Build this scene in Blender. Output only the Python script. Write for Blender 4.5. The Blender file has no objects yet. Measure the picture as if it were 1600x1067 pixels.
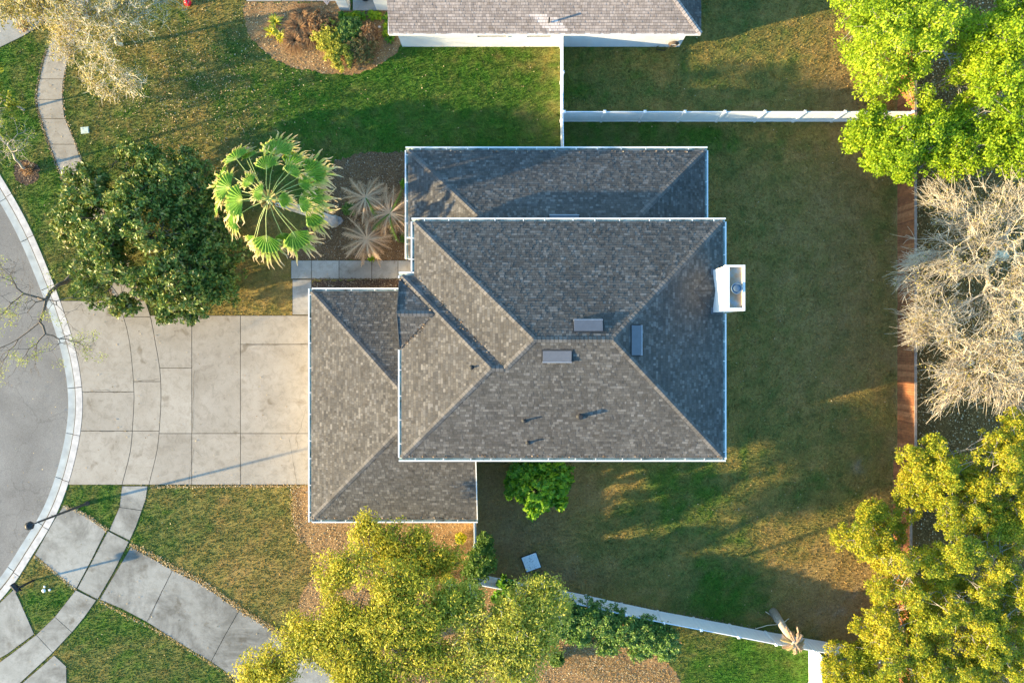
import bpy, math, random
import numpy as np
from mathutils import Vector, Quaternion
random.seed(7); rng = np.random.default_rng(7)
S = bpy.context.scene; COL = S.collection
R = math.radians
# ---------------------------------------------------------------- camera, sky, sun, exposure
H = 42.0; F = 1600*24/36; CX, CY = 800.0, 533.5
cd = bpy.data.cameras.new('camera'); cd.lens = 24; cd.sensor_width = 36; cd.clip_end = 2000
cam = bpy.data.objects.new('camera', cd); COL.objects.link(cam); cam.location = (0, 0, H); S.camera = cam
SUN_EL, SUN_AZ = 12.3, 14.0          # sun stands low in the west-south-west, light travels east, slightly north
w = bpy.data.worlds.new('World'); S.world = w; w.use_nodes = True
nt = w.node_tree; sky = nt.nodes.new('ShaderNodeTexSky'); sky.sky_type = 'NISHITA'; sky.sun_disc = False
sky.sun_elevation = R(SUN_EL); sky.sun_rotation = R(270-SUN_AZ); sky.air_density = 1.0; sky.dust_density = .4; sky.ozone_density = 1.6
hs = nt.nodes.new('ShaderNodeHueSaturation'); hs.inputs['Saturation'].default_value = 1.28; nt.links.new(sky.outputs[0], hs.inputs['Color']); nt.links.new(hs.outputs[0], nt.nodes['Background'].inputs[0]); nt.nodes['Background'].inputs[1].default_value = 0.15
sl = bpy.data.lights.new('sun', 'SUN'); sl.energy = 3.9; sl.angle = R(0.8); sl.color = (1.0, .79, .47)
sun = bpy.data.objects.new('sun', sl); COL.objects.link(sun)
d = Vector((math.cos(R(SUN_EL))*math.cos(R(SUN_AZ)), math.cos(R(SUN_EL))*math.sin(R(SUN_AZ)), -math.sin(R(SUN_EL))))
sun.rotation_euler = d.to_track_quat('-Z', 'Y').to_euler(); sun.location = (-30, -8, 30)
S.view_settings.view_transform = 'Standard'; S.view_settings.look = 'None'; S.view_settings.gamma = 1
S.view_settings.use_curve_mapping = False; S.view_settings.exposure = 2.22
S.render.engine = 'CYCLES'; S.cycles.max_bounces = 6; S.cycles.transparent_max_bounces = 4

def P(px, py, z=0.0):
    s = (H-z)/F
    return Vector(((px-CX)*s, (CY-py)*s, z))
def PX(x, y, z=0.0):
    s = F/(H-z); return CX+x*s, CY-y*s

# ---------------------------------------------------------------- object helpers
def link(o, parent=None):
    COL.objects.link(o)
    if parent is not None: o.parent = parent
    return o
def tag(o, label=None, cat=None, group=None, kind=None):
    if label: o['label'] = label
    if cat: o['category'] = cat
    if group: o['group'] = group
    if kind: o['kind'] = kind
    return o
def empty(name, label=None, cat=None, loc=(0,0,0), group=None, kind=None):
    o = bpy.data.objects.new(name, None); o.location = loc; o.empty_display_size = .3
    link(o); return tag(o, label, cat, group, kind)
def mesh_np(name, v, f, mats, parent=None, mi=None, attrs=None, smooth=False, kind=None):
    """v Nx3, f MxK (uniform K)"""
    me = bpy.data.meshes.new(name); v = np.asarray(v, dtype=np.float32); f = np.asarray(f, dtype=np.int32)
    if parent is not None and any(abs(c) > 1e-9 for c in parent.location): v = v-np.array(parent.location, dtype=np.float32)
    me.vertices.add(len(v)); me.vertices.foreach_set('co', v.ravel())
    k = f.shape[1]; me.loops.add(f.size); me.loops.foreach_set('vertex_index', f.ravel())
    me.polygons.add(len(f)); me.polygons.foreach_set('loop_start', np.arange(0, f.size, k, dtype=np.int32))
    me.polygons.foreach_set('loop_total', np.full(len(f), k, dtype=np.int32))
    for m in (mats if isinstance(mats, (list, tuple)) else [mats]): me.materials.append(m)
    if mi is not None: me.polygons.foreach_set('material_index', np.asarray(mi, dtype=np.int32))
    me.polygons.foreach_set('use_smooth', np.full(len(f), smooth))
    for nm, a in (attrs or {}).items():
        a = np.asarray(a, dtype=np.float32)
        if a.ndim == 2:
            at = me.attributes.new(nm, 'FLOAT_COLOR', 'POINT'); at.data.foreach_set('color', np.hstack([a, np.ones((len(a), 1), np.float32)]).ravel())
        else:
            at = me.attributes.new(nm, 'FLOAT', 'POINT'); at.data.foreach_set('value', a)
    me.update(calc_edges=True); me.validate()
    o = bpy.data.objects.new(name, me); link(o, parent)
    if kind: o['kind'] = kind
    return o
class MB:
    def __init__(s): s.v = []; s.f = []; s.m = []
    def add(s, vs, fs, m=0):
        b = len(s.v); s.v += [tuple(x) for x in vs]; s.f += [tuple(b+i for i in q) for q in fs]; s.m += [m]*len(fs); return s
    def box(s, a, b, m=0):
        (x0, y0, z0), (x1, y1, z1) = a, b
        return s.add([(x0,y0,z0),(x1,y0,z0),(x1,y1,z0),(x0,y1,z0),(x0,y0,z1),(x1,y0,z1),(x1,y1,z1),(x0,y1,z1)],
              [(0,3,2,1),(4,5,6,7),(0,1,5,4),(1,2,6,5),(2,3,7,6),(3,0,4,7)], m)
    def obox(s, c, u, hu, v, hv, wv, hw, m=0):
        c, u, v, wv = Vector(c), Vector(u), Vector(v), Vector(wv)
        P8 = [c+u*a*hu+v*b*hv+wv*e*hw for e in (-1, 1) for a, b in ((-1,-1),(1,-1),(1,1),(-1,1))]
        return s.add(P8, [(0,3,2,1),(4,5,6,7),(0,1,5,4),(1,2,6,5),(2,3,7,6),(3,0,4,7)], m)
    def beam(s, a, b, w_, h_, m=0, up=(0,0,1)):
        a, b = Vector(a), Vector(b); u = (b-a); L = u.length; u.normalize(); up = Vector(up)
        v = up.cross(u)
        if v.length < 1e-4: v = Vector((0,1,0)).cross(u)
        v.normalize(); wv = u.cross(v)
        return s.obox((a+b)/2, u, L/2, v, w_/2, wv, h_/2, m)
    def prism(s, poly, z0, z1, m=0):
        n = len(poly); vs = [(p[0], p[1], z0) for p in poly]+[(p[0], p[1], z1) for p in poly]
        ar = sum(poly[i][0]*poly[(i+1)%n][1]-poly[(i+1)%n][0]*poly[i][1] for i in range(n))
        idx = list(range(n)) if ar > 0 else list(range(n))[::-1]
        fs = [tuple(n+i for i in idx), tuple(reversed(idx))]
        fs += [(idx[i], idx[(i+1)%n], idx[(i+1)%n]+n, idx[i]+n) for i in range(n)]
        return s.add(vs, fs, m)
    def tube(s, pts, rad, n=8, m=0, cap=True):
        pts = [Vector(p) for p in pts]; rad = rad if isinstance(rad, (list, tuple)) else [rad]*len(pts)
        vs = []; ref = None
        for i, p in enumerate(pts):
            t = (pts[min(i+1, len(pts)-1)]-pts[max(i-1, 0)]).normalized()
            if ref is None: ref = t.orthogonal().normalized()
            x = (ref-t*ref.dot(t)).normalized(); ref = x; y = t.cross(x)
            vs += [p+x*rad[i]*math.cos(a)+y*rad[i]*math.sin(a) for a in [2*math.pi*k/n for k in range(n)]]
        fs = [(i*n+k, i*n+(k+1)%n, (i+1)*n+(k+1)%n, (i+1)*n+k) for i in range(len(pts)-1) for k in range(n)]
        if cap: fs += [tuple(range(n))[::-1], tuple((len(pts)-1)*n+k for k in range(n))]
        return s.add(vs, fs, m)
    def lathe(s, c, prof, n=16, m=0):
        vs = [(c[0]+r*math.cos(2*math.pi*k/n), c[1]+r*math.sin(2*math.pi*k/n), c[2]+z) for r, z in prof for k in range(n)]
        fs = [(i*n+k, i*n+(k+1)%n, (i+1)*n+(k+1)%n, (i+1)*n+k) for i in range(len(prof)-1) for k in range(n)]
        fs += [tuple((len(prof)-1)*n+k for k in range(n)), tuple(range(n))[::-1]]
        return s.add(vs, fs, m)
    def build(s, name, mats, parent=None, smooth=False, kind=None):
        me = bpy.data.meshes.new(name); off = Vector(parent.location) if parent is not None else Vector((0,0,0))
        me.from_pydata([tuple(Vector(v)-off) for v in s.v], [], s.f)
        for mm in (mats if isinstance(mats, (list, tuple)) else [mats]): me.materials.append(mm)
        me.polygons.foreach_set('material_index', s.m)
        if smooth: me.polygons.foreach_set('use_smooth', [True]*len(s.f))
        me.update(); o = bpy.data.objects.new(name, me); link(o, parent)
        if kind: o['kind'] = kind
        return o

# ---------------------------------------------------------------- materials
class NB:
    def __init__(s, name):
        s.mat = bpy.data.materials.new(name); s.mat.use_nodes = True; s.t = s.mat.node_tree
        s.b = s.t.nodes['Principled BSDF']; s.b.inputs['Specular IOR Level'].default_value = .25
    def n(s, typ, **kw):
        x = s.t.nodes.new(typ)
        for k, v in kw.items():
            if k in x.inputs.keys(): x.inputs[k].default_value = v
            else: setattr(x, k, v)
        return x
    def l(s, a, b): s.t.links.new(a, b)
    def noise(s, scale, detail=4, rough=.6, vec=None, dist=0):
        x = s.n('ShaderNodeTexNoise'); x.inputs['Scale'].default_value = scale; x.inputs['Detail'].default_value = detail
        x.inputs['Roughness'].default_value = rough; x.inputs['Distortion'].default_value = dist
        s.l(vec or s.pos(), x.inputs['Vector']); return x.outputs['Fac']
    def pos(s):
        if not hasattr(s, '_p'): s._p = s.n('ShaderNodeNewGeometry')
        return s._p.outputs['Position']
    def isl(s): s.pos(); return s._p.outputs['Random Per Island']
    def ramp(s, fac, stops, interp='LINEAR'):
        x = s.n('ShaderNodeValToRGB'); r = x.color_ramp; r.interpolation = interp
        while len(r.elements) > 1: r.elements.remove(r.elements[-1])
        for i, (p, c) in enumerate(stops):
            e = r.elements[0] if i == 0 else r.elements.new(p)
            e.position = p; c = c if isinstance(c, (tuple, list)) else (c, c, c); e.color = (*c, 1)
        s.l(fac, x.inputs[0]); return x.outputs[0]
    def mix(s, a, b, fac, mode='MIX'):
        x = s.n('ShaderNodeMix', data_type='RGBA', blend_type=mode)
        for sock, val in ((x.inputs['Factor'], fac), (x.inputs[6], a), (x.inputs[7], b)):
            if isinstance(val, (int, float)): sock.default_value = val
            elif isinstance(val, (tuple, list)): sock.default_value = (*val, 1)
            else: s.l(val, sock)
        return x.outputs[2]
    def math(s, op, a, b=0.0):
        x = s.n('ShaderNodeMath', operation=op)
        for sock, val in ((x.inputs[0], a), (x.inputs[1], b)):
            if isinstance(val, (int, float)): sock.default_value = val
            else: s.l(val, sock)
        return x.outputs[0]
    def bump(s, h, strength=.5, dist=.02):
        x = s.n('ShaderNodeBump'); x.inputs['Strength'].default_value = strength; x.inputs['Distance'].default_value = dist
        s.l(h, x.inputs['Height']); s.l(x.outputs[0], s.b.inputs['Normal'])
    def out(s, col, rough=.8, metal=0):
        if isinstance(col, (tuple, list)): s.b.inputs['Base Color'].default_value = (*col, 1)
        else: s.l(col, s.b.inputs['Base Color'])
        if isinstance(rough, (int, float)): s.b.inputs['Roughness'].default_value = rough
        else: s.l(rough, s.b.inputs['Roughness'])
        s.b.inputs['Metallic'].default_value = metal
        return s.mat
def simple(name, c, rough=.7, metal=0, var=.12, scale=3):
    m = NB(name); c0 = tuple(x*(1-var) for x in c); c1 = tuple(min(1, x*(1+var)) for x in c)
    return m.out(m.ramp(m.noise(scale, 5), [(.3, c0), (.7, c1)]), rough, metal)
def leaf_mat(name, stops, trans=.35, rough=.55):
    m = NB(name); at = m.n('ShaderNodeAttribute', attribute_name='tint')
    f = m.math('ADD', m.math('MULTIPLY', m.isl(), .5), m.math('MULTIPLY', at.outputs['Fac'], .5))
    c = m.ramp(f, stops); m.out(c, rough); tr = m.n('ShaderNodeBsdfTranslucent'); m.l(c, tr.inputs[0])
    mx = m.n('ShaderNodeMixShader'); mx.inputs[0].default_value = trans
    m.l(m.b.outputs[0], mx.inputs[1]); m.l(tr.outputs[0], mx.inputs[2])
    o = [x for x in m.t.nodes if x.type == 'OUTPUT_MATERIAL'][0]; m.l(mx.outputs[0], o.inputs[0]); return m.mat
M = {}
def shingle(name, stops, big):
    m = NB(name); c = m.ramp(m.isl(), stops)
    c = m.mix(c, m.ramp(m.noise(.55, 4), [(.3, big[0]), (.72, big[1])]), 1.0, 'MULTIPLY')
    c = m.mix(c, m.ramp(m.noise(45, 2), [(.3, .78), (.7, 1.18)]), 1.0, 'MULTIPLY')
    c = m.mix(c, m.ramp(m.noise(2.4, 5, .7, dist=1.2), [(.33, (.84,.80,.74)), (.48, (1,1,1)), (.7, (1.04,1.03,1.0))]), 1.0, 'MULTIPLY')
    m.bump(m.noise(70, 2), .5, .006); return m.out(c, .92)
M['shingle'] = shingle('asphalt_shingle', [(0,(.070,.065,.058)),(.35,(.088,.082,.073)),(.7,(.106,.099,.088)),(.88,(.128,.120,.108)),(1,(.165,.155,.140))], (.86, 1.12))
M['shingle_tan'] = shingle('tan_shingle', [(0,(.23,.19,.165)),(.5,(.30,.25,.215)),(1,(.37,.31,.27))], (.85, 1.1))
M['shingle_new'] = shingle('pale_shingle', [(0,(.45,.38,.34)),(1,(.6,.52,.47))], (.95, 1.05))
M['deck'] = simple('roof_underlay', (.05,.047,.045), .9)
M['cap'] = shingle('ridge_shingle', [(0,(.095,.088,.08)),(.6,(.128,.118,.106)),(1,(.16,.148,.135))], (.92, 1.08))
M['cap_tan'] = shingle('tan_ridge_shingle', [(0,(.33,.28,.25)),(1,(.42,.36,.32))], (.92, 1.08))
M['white'] = simple('white_paint', (.74,.72,.67), .5, 0, .09, 1.2)
M['vinyl'] = simple('white_vinyl', (.82,.82,.81), .35, 0, .05, 1.5)
m = NB('gutter_trough'); M['trough'] = m.out(m.ramp(m.noise(1.7, 5), [(.35,(.62,.68,.62)),(.55,(.45,.54,.49)),(.66,(.20,.22,.17)),(.75,(.07,.065,.05))]), .5)
m = NB('stucco_wall'); m.bump(m.noise(25, 4), .3, .01); M['stucco'] = m.out(m.ramp(m.noise(1.2, 5), [(.3,(.66,.645,.61)),(.7,(.76,.745,.71))]), .85)
M['glass'] = simple('window_glass', (.03,.035,.04), .08, 0, .1)
M['metal_grey'] = simple('vent_grey_metal', (.14,.145,.155), .45, .3, .08)
M['metal_edge'] = simple('pale_metal_edge', (.32,.34,.37), .4, .4, .08)
M['black'] = simple('black_enamel', (.022,.023,.025), .4)
M['bronze'] = simple('dark_bronze_pole', (.055,.05,.05), .45)
M['pipe'] = simple('black_pipe', (.03,.03,.03), .6)
m = NB('rusty_tan_pan'); M['rust'] = m.out(m.ramp(m.noise(2.2, 4), [(.32,(.26,.29,.30)),(.46,(.34,.28,.20)),(.6,(.36,.22,.12)),(.75,(.24,.2,.16))]), .6)
M['blue_metal'] = simple('galvanised_cap', (.10,.15,.20), .45, .4, .2)
def concrete(name, a, b, dark=.5):
    m = NB(name); at = m.n('ShaderNodeObjectInfo')
    c = m.ramp(m.noise(.6, 6, .62), [(.3, a), (.7, b)])
    c = m.mix(c, m.ramp(m.noise(.28, 6, .7, dist=.6), [(.36, (dark, dark*.98, dark*.95)), (.56, (1,1,1))]), .9, 'MULTIPLY')
    c = m.mix(c, m.ramp(m.noise(2.2, 5, .75, dist=.8), [(.36, (.70,.68,.65)), (.52, (1,1,1))]), .6, 'MULTIPLY')
    c = m.mix(c, m.ramp(m.noise(.95, 3, .5, dist=.3), [(.28, (.60,.56,.50)), (.37, (1,1,1))]), .8, 'MULTIPLY')
    c = m.mix(c, m.ramp(m.noise(28, 3, .7), [(.3, .82), (.7, 1.1)]), 1.0, 'MULTIPLY')
    c = m.mix(c, m.ramp(at.outputs['Random'], [(0, .92), (1, 1.07)]), 1.0, 'MULTIPLY')
    v = m.n('ShaderNodeTexVoronoi', feature='F1'); v.inputs['Scale'].default_value = 3.2; m.l(m.pos(), v.inputs['Vector'])
    c = m.mix(c, m.ramp(v.outputs['Distance'], [(0, .3), (.055, .42), (.085, 1)]), .5, 'MULTIPLY')
    m.bump(m.noise(60, 3), .35, .004); return m.out(c, .88)
M['concrete'] = concrete('driveway_concrete', (.335,.29,.225), (.40,.35,.28), .84)
M['concrete_grey'] = concrete('weathered_shaded_concrete', (.27,.255,.215), (.37,.35,.30), .42)  # lower-left shade painted into the darker grey base; stains are wear
M['walk'] = concrete('walk_concrete', (.34,.31,.265), (.45,.415,.36), .7)
M['kerb'] = simple('kerb_concrete', (.50,.46,.41), .85, 0, .2, 2.5)
M['pan'] = simple('gutter_pan_concrete', (.36,.38,.36), .85, 0, .2, 1.5)
m = NB('old_asphalt'); c = m.ramp(m.noise(.35, 6, .65, dist=.5), [(.3,(.165,.152,.132)),(.7,(.245,.228,.198))])
c = m.mix(c, m.ramp(m.noise(22, 4, .8), [(.3, .66), (.72, 1.3)]), 1.0, 'MULTIPLY'); m.bump(m.noise(80, 2), .5, .006)
v = m.n('ShaderNodeTexVoronoi', feature='DISTANCE_TO_EDGE'); v.inputs['Scale'].default_value = .3
nn = m.n('ShaderNodeTexNoise'); nn.inputs['Scale'].default_value = 1.3; nn.inputs['Detail'].default_value = 5; m.l(m.pos(), nn.inputs['Vector'])
mv = m.n('ShaderNodeMix', data_type='VECTOR'); mv.inputs['Factor'].default_value = .5; m.l(m.pos(), mv.inputs[4]); 
va = m.n('ShaderNodeVectorMath', operation='ADD'); m.l(m.pos(), va.inputs[0]); m.l(nn.outputs['Color'], va.inputs[1]); m.l(va.outputs[0], v.inputs['Vector'])
c = m.mix(c, m.ramp(v.outputs['Distance'], [(0, .62), (.006, .7), (.012, 1)]), .45, 'MULTIPLY'); M['asphalt'] = m.out(c, .9)
m = NB('joint_dirt'); M['joint'] = m.out(m.ramp(m.noise(5, 4), [(.35,(.05,.035,.02)),(.62,(.10,.075,.04)),(.75,(.09,.10,.03))]), .95)
# lawn: colour lives in a vertex attribute (turf green, olive, dry, plus lightening painted over the shaded back yard)
m = NB('lawn_turf'); at = m.n('ShaderNodeAttribute', attribute_name='Col')
c = m.mix(at.outputs['Color'], m.ramp(m.noise(6, 5, .75), [(.28, (.66,.62,.6)), (.72, (1.3,1.32,1.25))]), 1.0, 'MULTIPLY')
c = m.mix(c, m.ramp(m.noise(26, 3, .7), [(.3, .55), (.7, 1.4)]), 1.0, 'MULTIPLY'); m.bump(m.noise(22, 4, .8), 1.0, .05); M['lawn'] = m.out(c, .95)
m = NB('grass_blade'); at = m.n('ShaderNodeAttribute', attribute_name='Col')
c = m.mix(at.outputs['Color'], m.ramp(m.isl(), [(0,(.6,.6,.6)),(.5,(1.05,1.05,1)),(.85,(1.35,1.3,1.15)),(1,(2.0,1.75,1.5))]), 1.0, 'MULTIPLY'); m.out(c, .7)
tr = m.n('ShaderNodeBsdfTranslucent'); m.l(c, tr.inputs[0]); mx = m.n('ShaderNodeMixShader'); mx.inputs[0].default_value = .3
m.l(m.b.outputs[0], mx.inputs[1]); m.l(tr.outputs[0], mx.inputs[2]); m.l(mx.outputs[0], [x for x in m.t.nodes if x.type == 'OUTPUT_MATERIAL'][0].inputs[0]); M['blade'] = m.mat
def mulch(name, stops):
    m = NB(name); c = m.ramp(m.noise(13, 5, .8), stops); c = m.mix(c, m.ramp(m.noise(1.1, 4), [(.3, .75), (.7, 1.25)]), 1.0, 'MULTIPLY')
    m.bump(m.noise(18, 4, .8), 1.0, .05); return m.out(c, .95)
M['mulch'] = mulch('bark_mulch', [(.3,(.065,.034,.014)),(.5,(.165,.095,.042)),(.68,(.33,.205,.105))])
M['mulch_dark'] = mulch('dark_mulch', [(.3,(.03,.018,.01)),(.5,(.075,.045,.028)),(.7,(.16,.11,.08))])
M['mulch_leaf'] = mulch('leafy_mulch', [(.3,(.13,.07,.025)),(.5,(.30,.17,.07)),(.7,(.46,.30,.15))])
M['soil'] = mulch('dark_leaf_soil', [(.3,(.05,.026,.007)),(.5,(.15,.085,.022)),(.72,(.32,.20,.06))])
def litter(name, stops):
    m = NB(name); return m.out(m.ramp(m.isl(), stops), .8)
M['litter'] = litter('dry_leaf_litter', [(0,(.20,.12,.06)),(.5,(.36,.25,.12)),(.85,(.48,.38,.21)),(1,(.56,.46,.28))])
M['nugget'] = litter('pale_pink_bark', [(0,(.34,.18,.10)),(.5,(.56,.36,.24)),(1,(.78,.60,.48))])
M['chips'] = litter('bark_chips', [(0,(.06,.035,.02)),(.5,(.16,.11,.065)),(.9,(.28,.21,.14)),(1,(.45,.38,.28))])
M['litter_orange'] = litter('orange_leaf_litter', [(0,(.22,.12,.03)),(.5,(.38,.23,.08)),(.85,(.46,.33,.15)),(1,(.58,.50,.34))])
m = NB('weathered_wood'); c = m.ramp(m.isl(), [(0,(.17,.065,.028)),(.5,(.26,.10,.04)),(1,(.33,.14,.06))])
c = m.mix(c, m.ramp(m.noise(3.5, 5), [(.3, .7), (.7, 1.25)]), 1.0, 'MULTIPLY'); M['wood'] = m.out(c, .85)
M['wood_grey'] = simple('weathered_cap_board', (.27,.215,.175), .85, 0, .25)
def bark(name, a, b, s=9):
    m = NB(name); m.bump(m.noise(s*3, 3), .6, .02); return m.out(m.ramp(m.noise(s, 4), [(.3, a), (.7, b)]), .9)
M['bark'] = bark('brown_bark', (.085,.068,.052), (.19,.16,.125))
M['bark_pale'] = bark('pale_bark', (.52,.45,.31), (.78,.70,.52))
M['bark_bare'] = bark('bleached_bark', (.42,.35,.24), (.74,.64,.46))
M['bark_grey'] = bark('grey_bark', (.25,.22,.18), (.44,.39,.32))
M['bark_dark'] = bark('dark_bark', (.07,.052,.04), (.17,.125,.10))
M['palm_trunk'] = bark('palm_trunk', (.40,.38,.36), (.60,.57,.53), 5)
M['l_magnolia'] = leaf_mat('magnolia_leaf', [(0,(.05,.09,.012)),(.35,(.11,.17,.022)),(.6,(.20,.25,.04)),(.78,(.32,.29,.07)),(1,(.60,.50,.28))], .15, .42)
M['l_lime'] = leaf_mat('lime_leaf', [(0,(.11,.20,.008)),(.5,(.27,.40,.012)),(1,(.48,.50,.02))], .4)
M['l_lime_dull'] = leaf_mat('light_green_leaf', [(0,(.10,.14,.015)),(.5,(.26,.30,.03)),(1,(.46,.44,.07))], .38)
M['l_limesoft'] = leaf_mat('soft_lime_leaf', [(0,(.13,.24,.012)),(.5,(.34,.46,.018)),(1,(.58,.60,.04))], .4)
M['l_gold'] = leaf_mat('golden_green_leaf', [(0,(.10,.17,.012)),(.35,(.25,.30,.015)),(.7,(.50,.42,.02)),(1,(.70,.50,.06))], .35)
M['l_olive'] = leaf_mat('olive_yellow_leaf', [(0,(.16,.20,.02)),(.45,(.42,.40,.03)),(.8,(.66,.54,.06)),(1,(.74,.54,.14))], .38)
M['l_greyolive'] = leaf_mat('grey_olive_leaf', [(0,(.16,.21,.02)),(.5,(.44,.43,.05)),(1,(.74,.60,.12))], .35)
M['l_green'] = leaf_mat('mid_green_leaf', [(0,(.03,.07,.012)),(.5,(.09,.17,.02)),(1,(.22,.30,.05))], .35)
M['l_bright'] = leaf_mat('bright_green_leaf', [(0,(.03,.09,.008)),(.45,(.10,.24,.012)),(.8,(.24,.42,.02)),(1,(.42,.52,.04))], .3, .4)
M['l_hedge'] = leaf_mat('hedge_leaf', [(0,(.05,.11,.02)),(.5,(.12,.22,.035)),(.8,(.20,.29,.06)),(1,(.34,.28,.12))], .2, .4)
M['l_bud'] = leaf_mat('bud_leaf', [(0,(.30,.33,.04)),(1,(.55,.55,.12))], .3)
M['l_tan'] = leaf_mat('tan_dry_leaf', [(0,(.26,.19,.06)),(.5,(.44,.34,.13)),(1,(.60,.50,.26))], .3)
M['l_goldtan'] = leaf_mat('golden_tan_leaf', [(0,(.16,.15,.03)),(.5,(.38,.31,.07)),(1,(.58,.44,.16))], .3)
M['l_rust'] = leaf_mat('rust_leaf', [(0,(.15,.07,.03)),(.5,(.32,.17,.07)),(1,(.48,.32,.15))], .3)
M['l_ruststem'] = leaf_mat('rust_green_leaf', [(0,(.07,.10,.02)),(.4,(.18,.19,.05)),(.7,(.34,.20,.07)),(1,(.46,.30,.13))], .3)
M['l_yellow'] = leaf_mat('yellow_strap_leaf', [(0,(.35,.34,.02)),(.5,(.62,.55,.03)),(1,(.75,.62,.18))], .3)
m = NB('fan_frond'); at = m.n('ShaderNodeAttribute', attribute_name='tint')
c = m.ramp(at.outputs['Fac'], [(0,(.40,.44,.14)),(.12,(.42,.52,.09)),(.3,(.20,.37,.04)),(.55,(.16,.33,.035)),(.66,(.46,.48,.09)),(.78,(.62,.50,.20)),(1,(.68,.50,.30))])
c = m.mix(c, m.ramp(m.noise(9, 2), [(.3, .75), (.7, 1.2)]), 1.0, 'MULTIPLY'); m.out(c, .45); tr = m.n('ShaderNodeBsdfTranslucent'); m.l(c, tr.inputs[0])
mx = m.n('ShaderNodeMixShader'); mx.inputs[0].default_value = .4; m.l(m.b.outputs[0], mx.inputs[1]); m.l(tr.outputs[0], mx.inputs[2])
m.l(mx.outputs[0], [x for x in m.t.nodes if x.type == 'OUTPUT_MATERIAL'][0].inputs[0]); M['fan'] = m.mat
M['fan_dry'] = simple('dry_fan', (.50,.37,.20), .7, 0, .25, 6)
M['petiole'] = simple('pale_green_stalk', (.36,.42,.12), .5)
M['red'] = simple('red_plastic', (.75,.015,.035), .35, 0, .05)
M['lid'] = simple('pale_green_lid', (.50,.56,.46), .6)
M['board'] = NB('scuffed_pale_board'); m = M['board']; c = m.ramp(m.noise(7, 5, .8, dist=1.5), [(.36,(.22,.24,.26)),(.45,(.74,.80,.82)),(.7,(.84,.88,.88))]); M['board'] = m.out(c, .6)
M['lens'] = simple('lamp_lens', (.55,.52,.40), .3)

# ---------------------------------------------------------------- polygons in photo pixels -> ground outlines (built at true scale)
def G(pts, z=0): return [(P(x, y, z).x, P(x, y, z).y) for x, y in pts]
def inpoly(x, y, poly):
    x = np.asarray(x); y = np.asarray(y); r = np.zeros(x.shape, bool); n = len(poly); j = n-1
    for i in range(n):
        xi, yi = poly[i]; xj, yj = poly[j]
        c = ((yi > y) != (yj > y)) & (x < (xj-xi)*(y-yi)/((yj-yi) if abs(yj-yi) > 1e-12 else 1e-12)+xi); r ^= c; j = i
    return r
def smoothline(pts, step=14):
    """Catmull-Rom through pixel points"""
    out = []; p = [Vector(q) for q in pts]; p = [p[0]*2-p[1]]+p+[p[-1]*2-p[-2]]
    for i in range(1, len(p)-2):
        k = max(1, int((p[i+1]-p[i]).length/step))
        for j in range(k):
            t = j/k; a, b, c_, d_ = p[i-1], p[i], p[i+1], p[i+2]
            out.append(tuple(.5*((2*b)+(-a+c_)*t+(2*a-5*b+4*c_-d_)*t*t+(-a+3*b-3*c_+d_)*t**3)))
    out.append(tuple(p[-2])); return out
KB = smoothline([(-520,-560),(-330,-250),(-150,40),(-60,180),(2,276),(45,352),(78,428),(101,490),(120,555),(129,620),(125,680),(108,752),(84,812),(50,868),(20,914),(-20,958),(-110,1040),(-300,1180),(-600,1300)])
def offset(line, d_):
    out = []
    for i, p in enumerate(line):
        a = Vector(line[max(i-1, 0)]); b = Vector(line[min(i+1, len(line)-1)]); t = (b-a).normalized()
        out.append((p[0]+t.y*d_, p[1]-t.x*d_) if False else (p[0]-abs(t.y)*d_, p[1]+(t.x if t.y > 0 else -t.x)*d_))
    return out
K1 = offset(KB, 10); K2 = offset(KB, 12.5); K3 = offset(KB, 24)      # kerb face, dirty joint, pan edge
LANES = []           # all paved outlines (ground metres) to keep grass off
kyy = np.array([(CY-p[1])*H/F for p in KB])[::-1]; kxx = np.array([(p[0]-CX)*H/F for p in KB])[::-1]
def kerbx(y): return np.interp(y, kyy, kxx)

# ---------------------------------------------------------------- noise + lawn colour
def vnoise(x, y, sc, seed=0):
    r = np.random.default_rng(seed).random((256, 256)); x = x*sc+1000.3; y = y*sc+1000.7
    xi = np.floor(x).astype(int); yi = np.floor(y).astype(int); fx = x-xi; fy = y-yi; fx = fx*fx*(3-2*fx); fy = fy*fy*(3-2*fy)
    g = lambda a, b: r[a % 256, b % 256]
    return (g(xi, yi)*(1-fx)+g(xi+1, yi)*fx)*(1-fy)+(g(xi, yi+1)*(1-fx)+g(xi+1, yi+1)*fx)*fy
def fbm(x, y, sc, oc=4, seed=0):
    t = 0; a = 1; s_ = 0
    for i in range(oc): t = t+a*vnoise(x, y, sc*2**i, seed+i); s_ += a; a *= .6
    return t/s_
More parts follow.
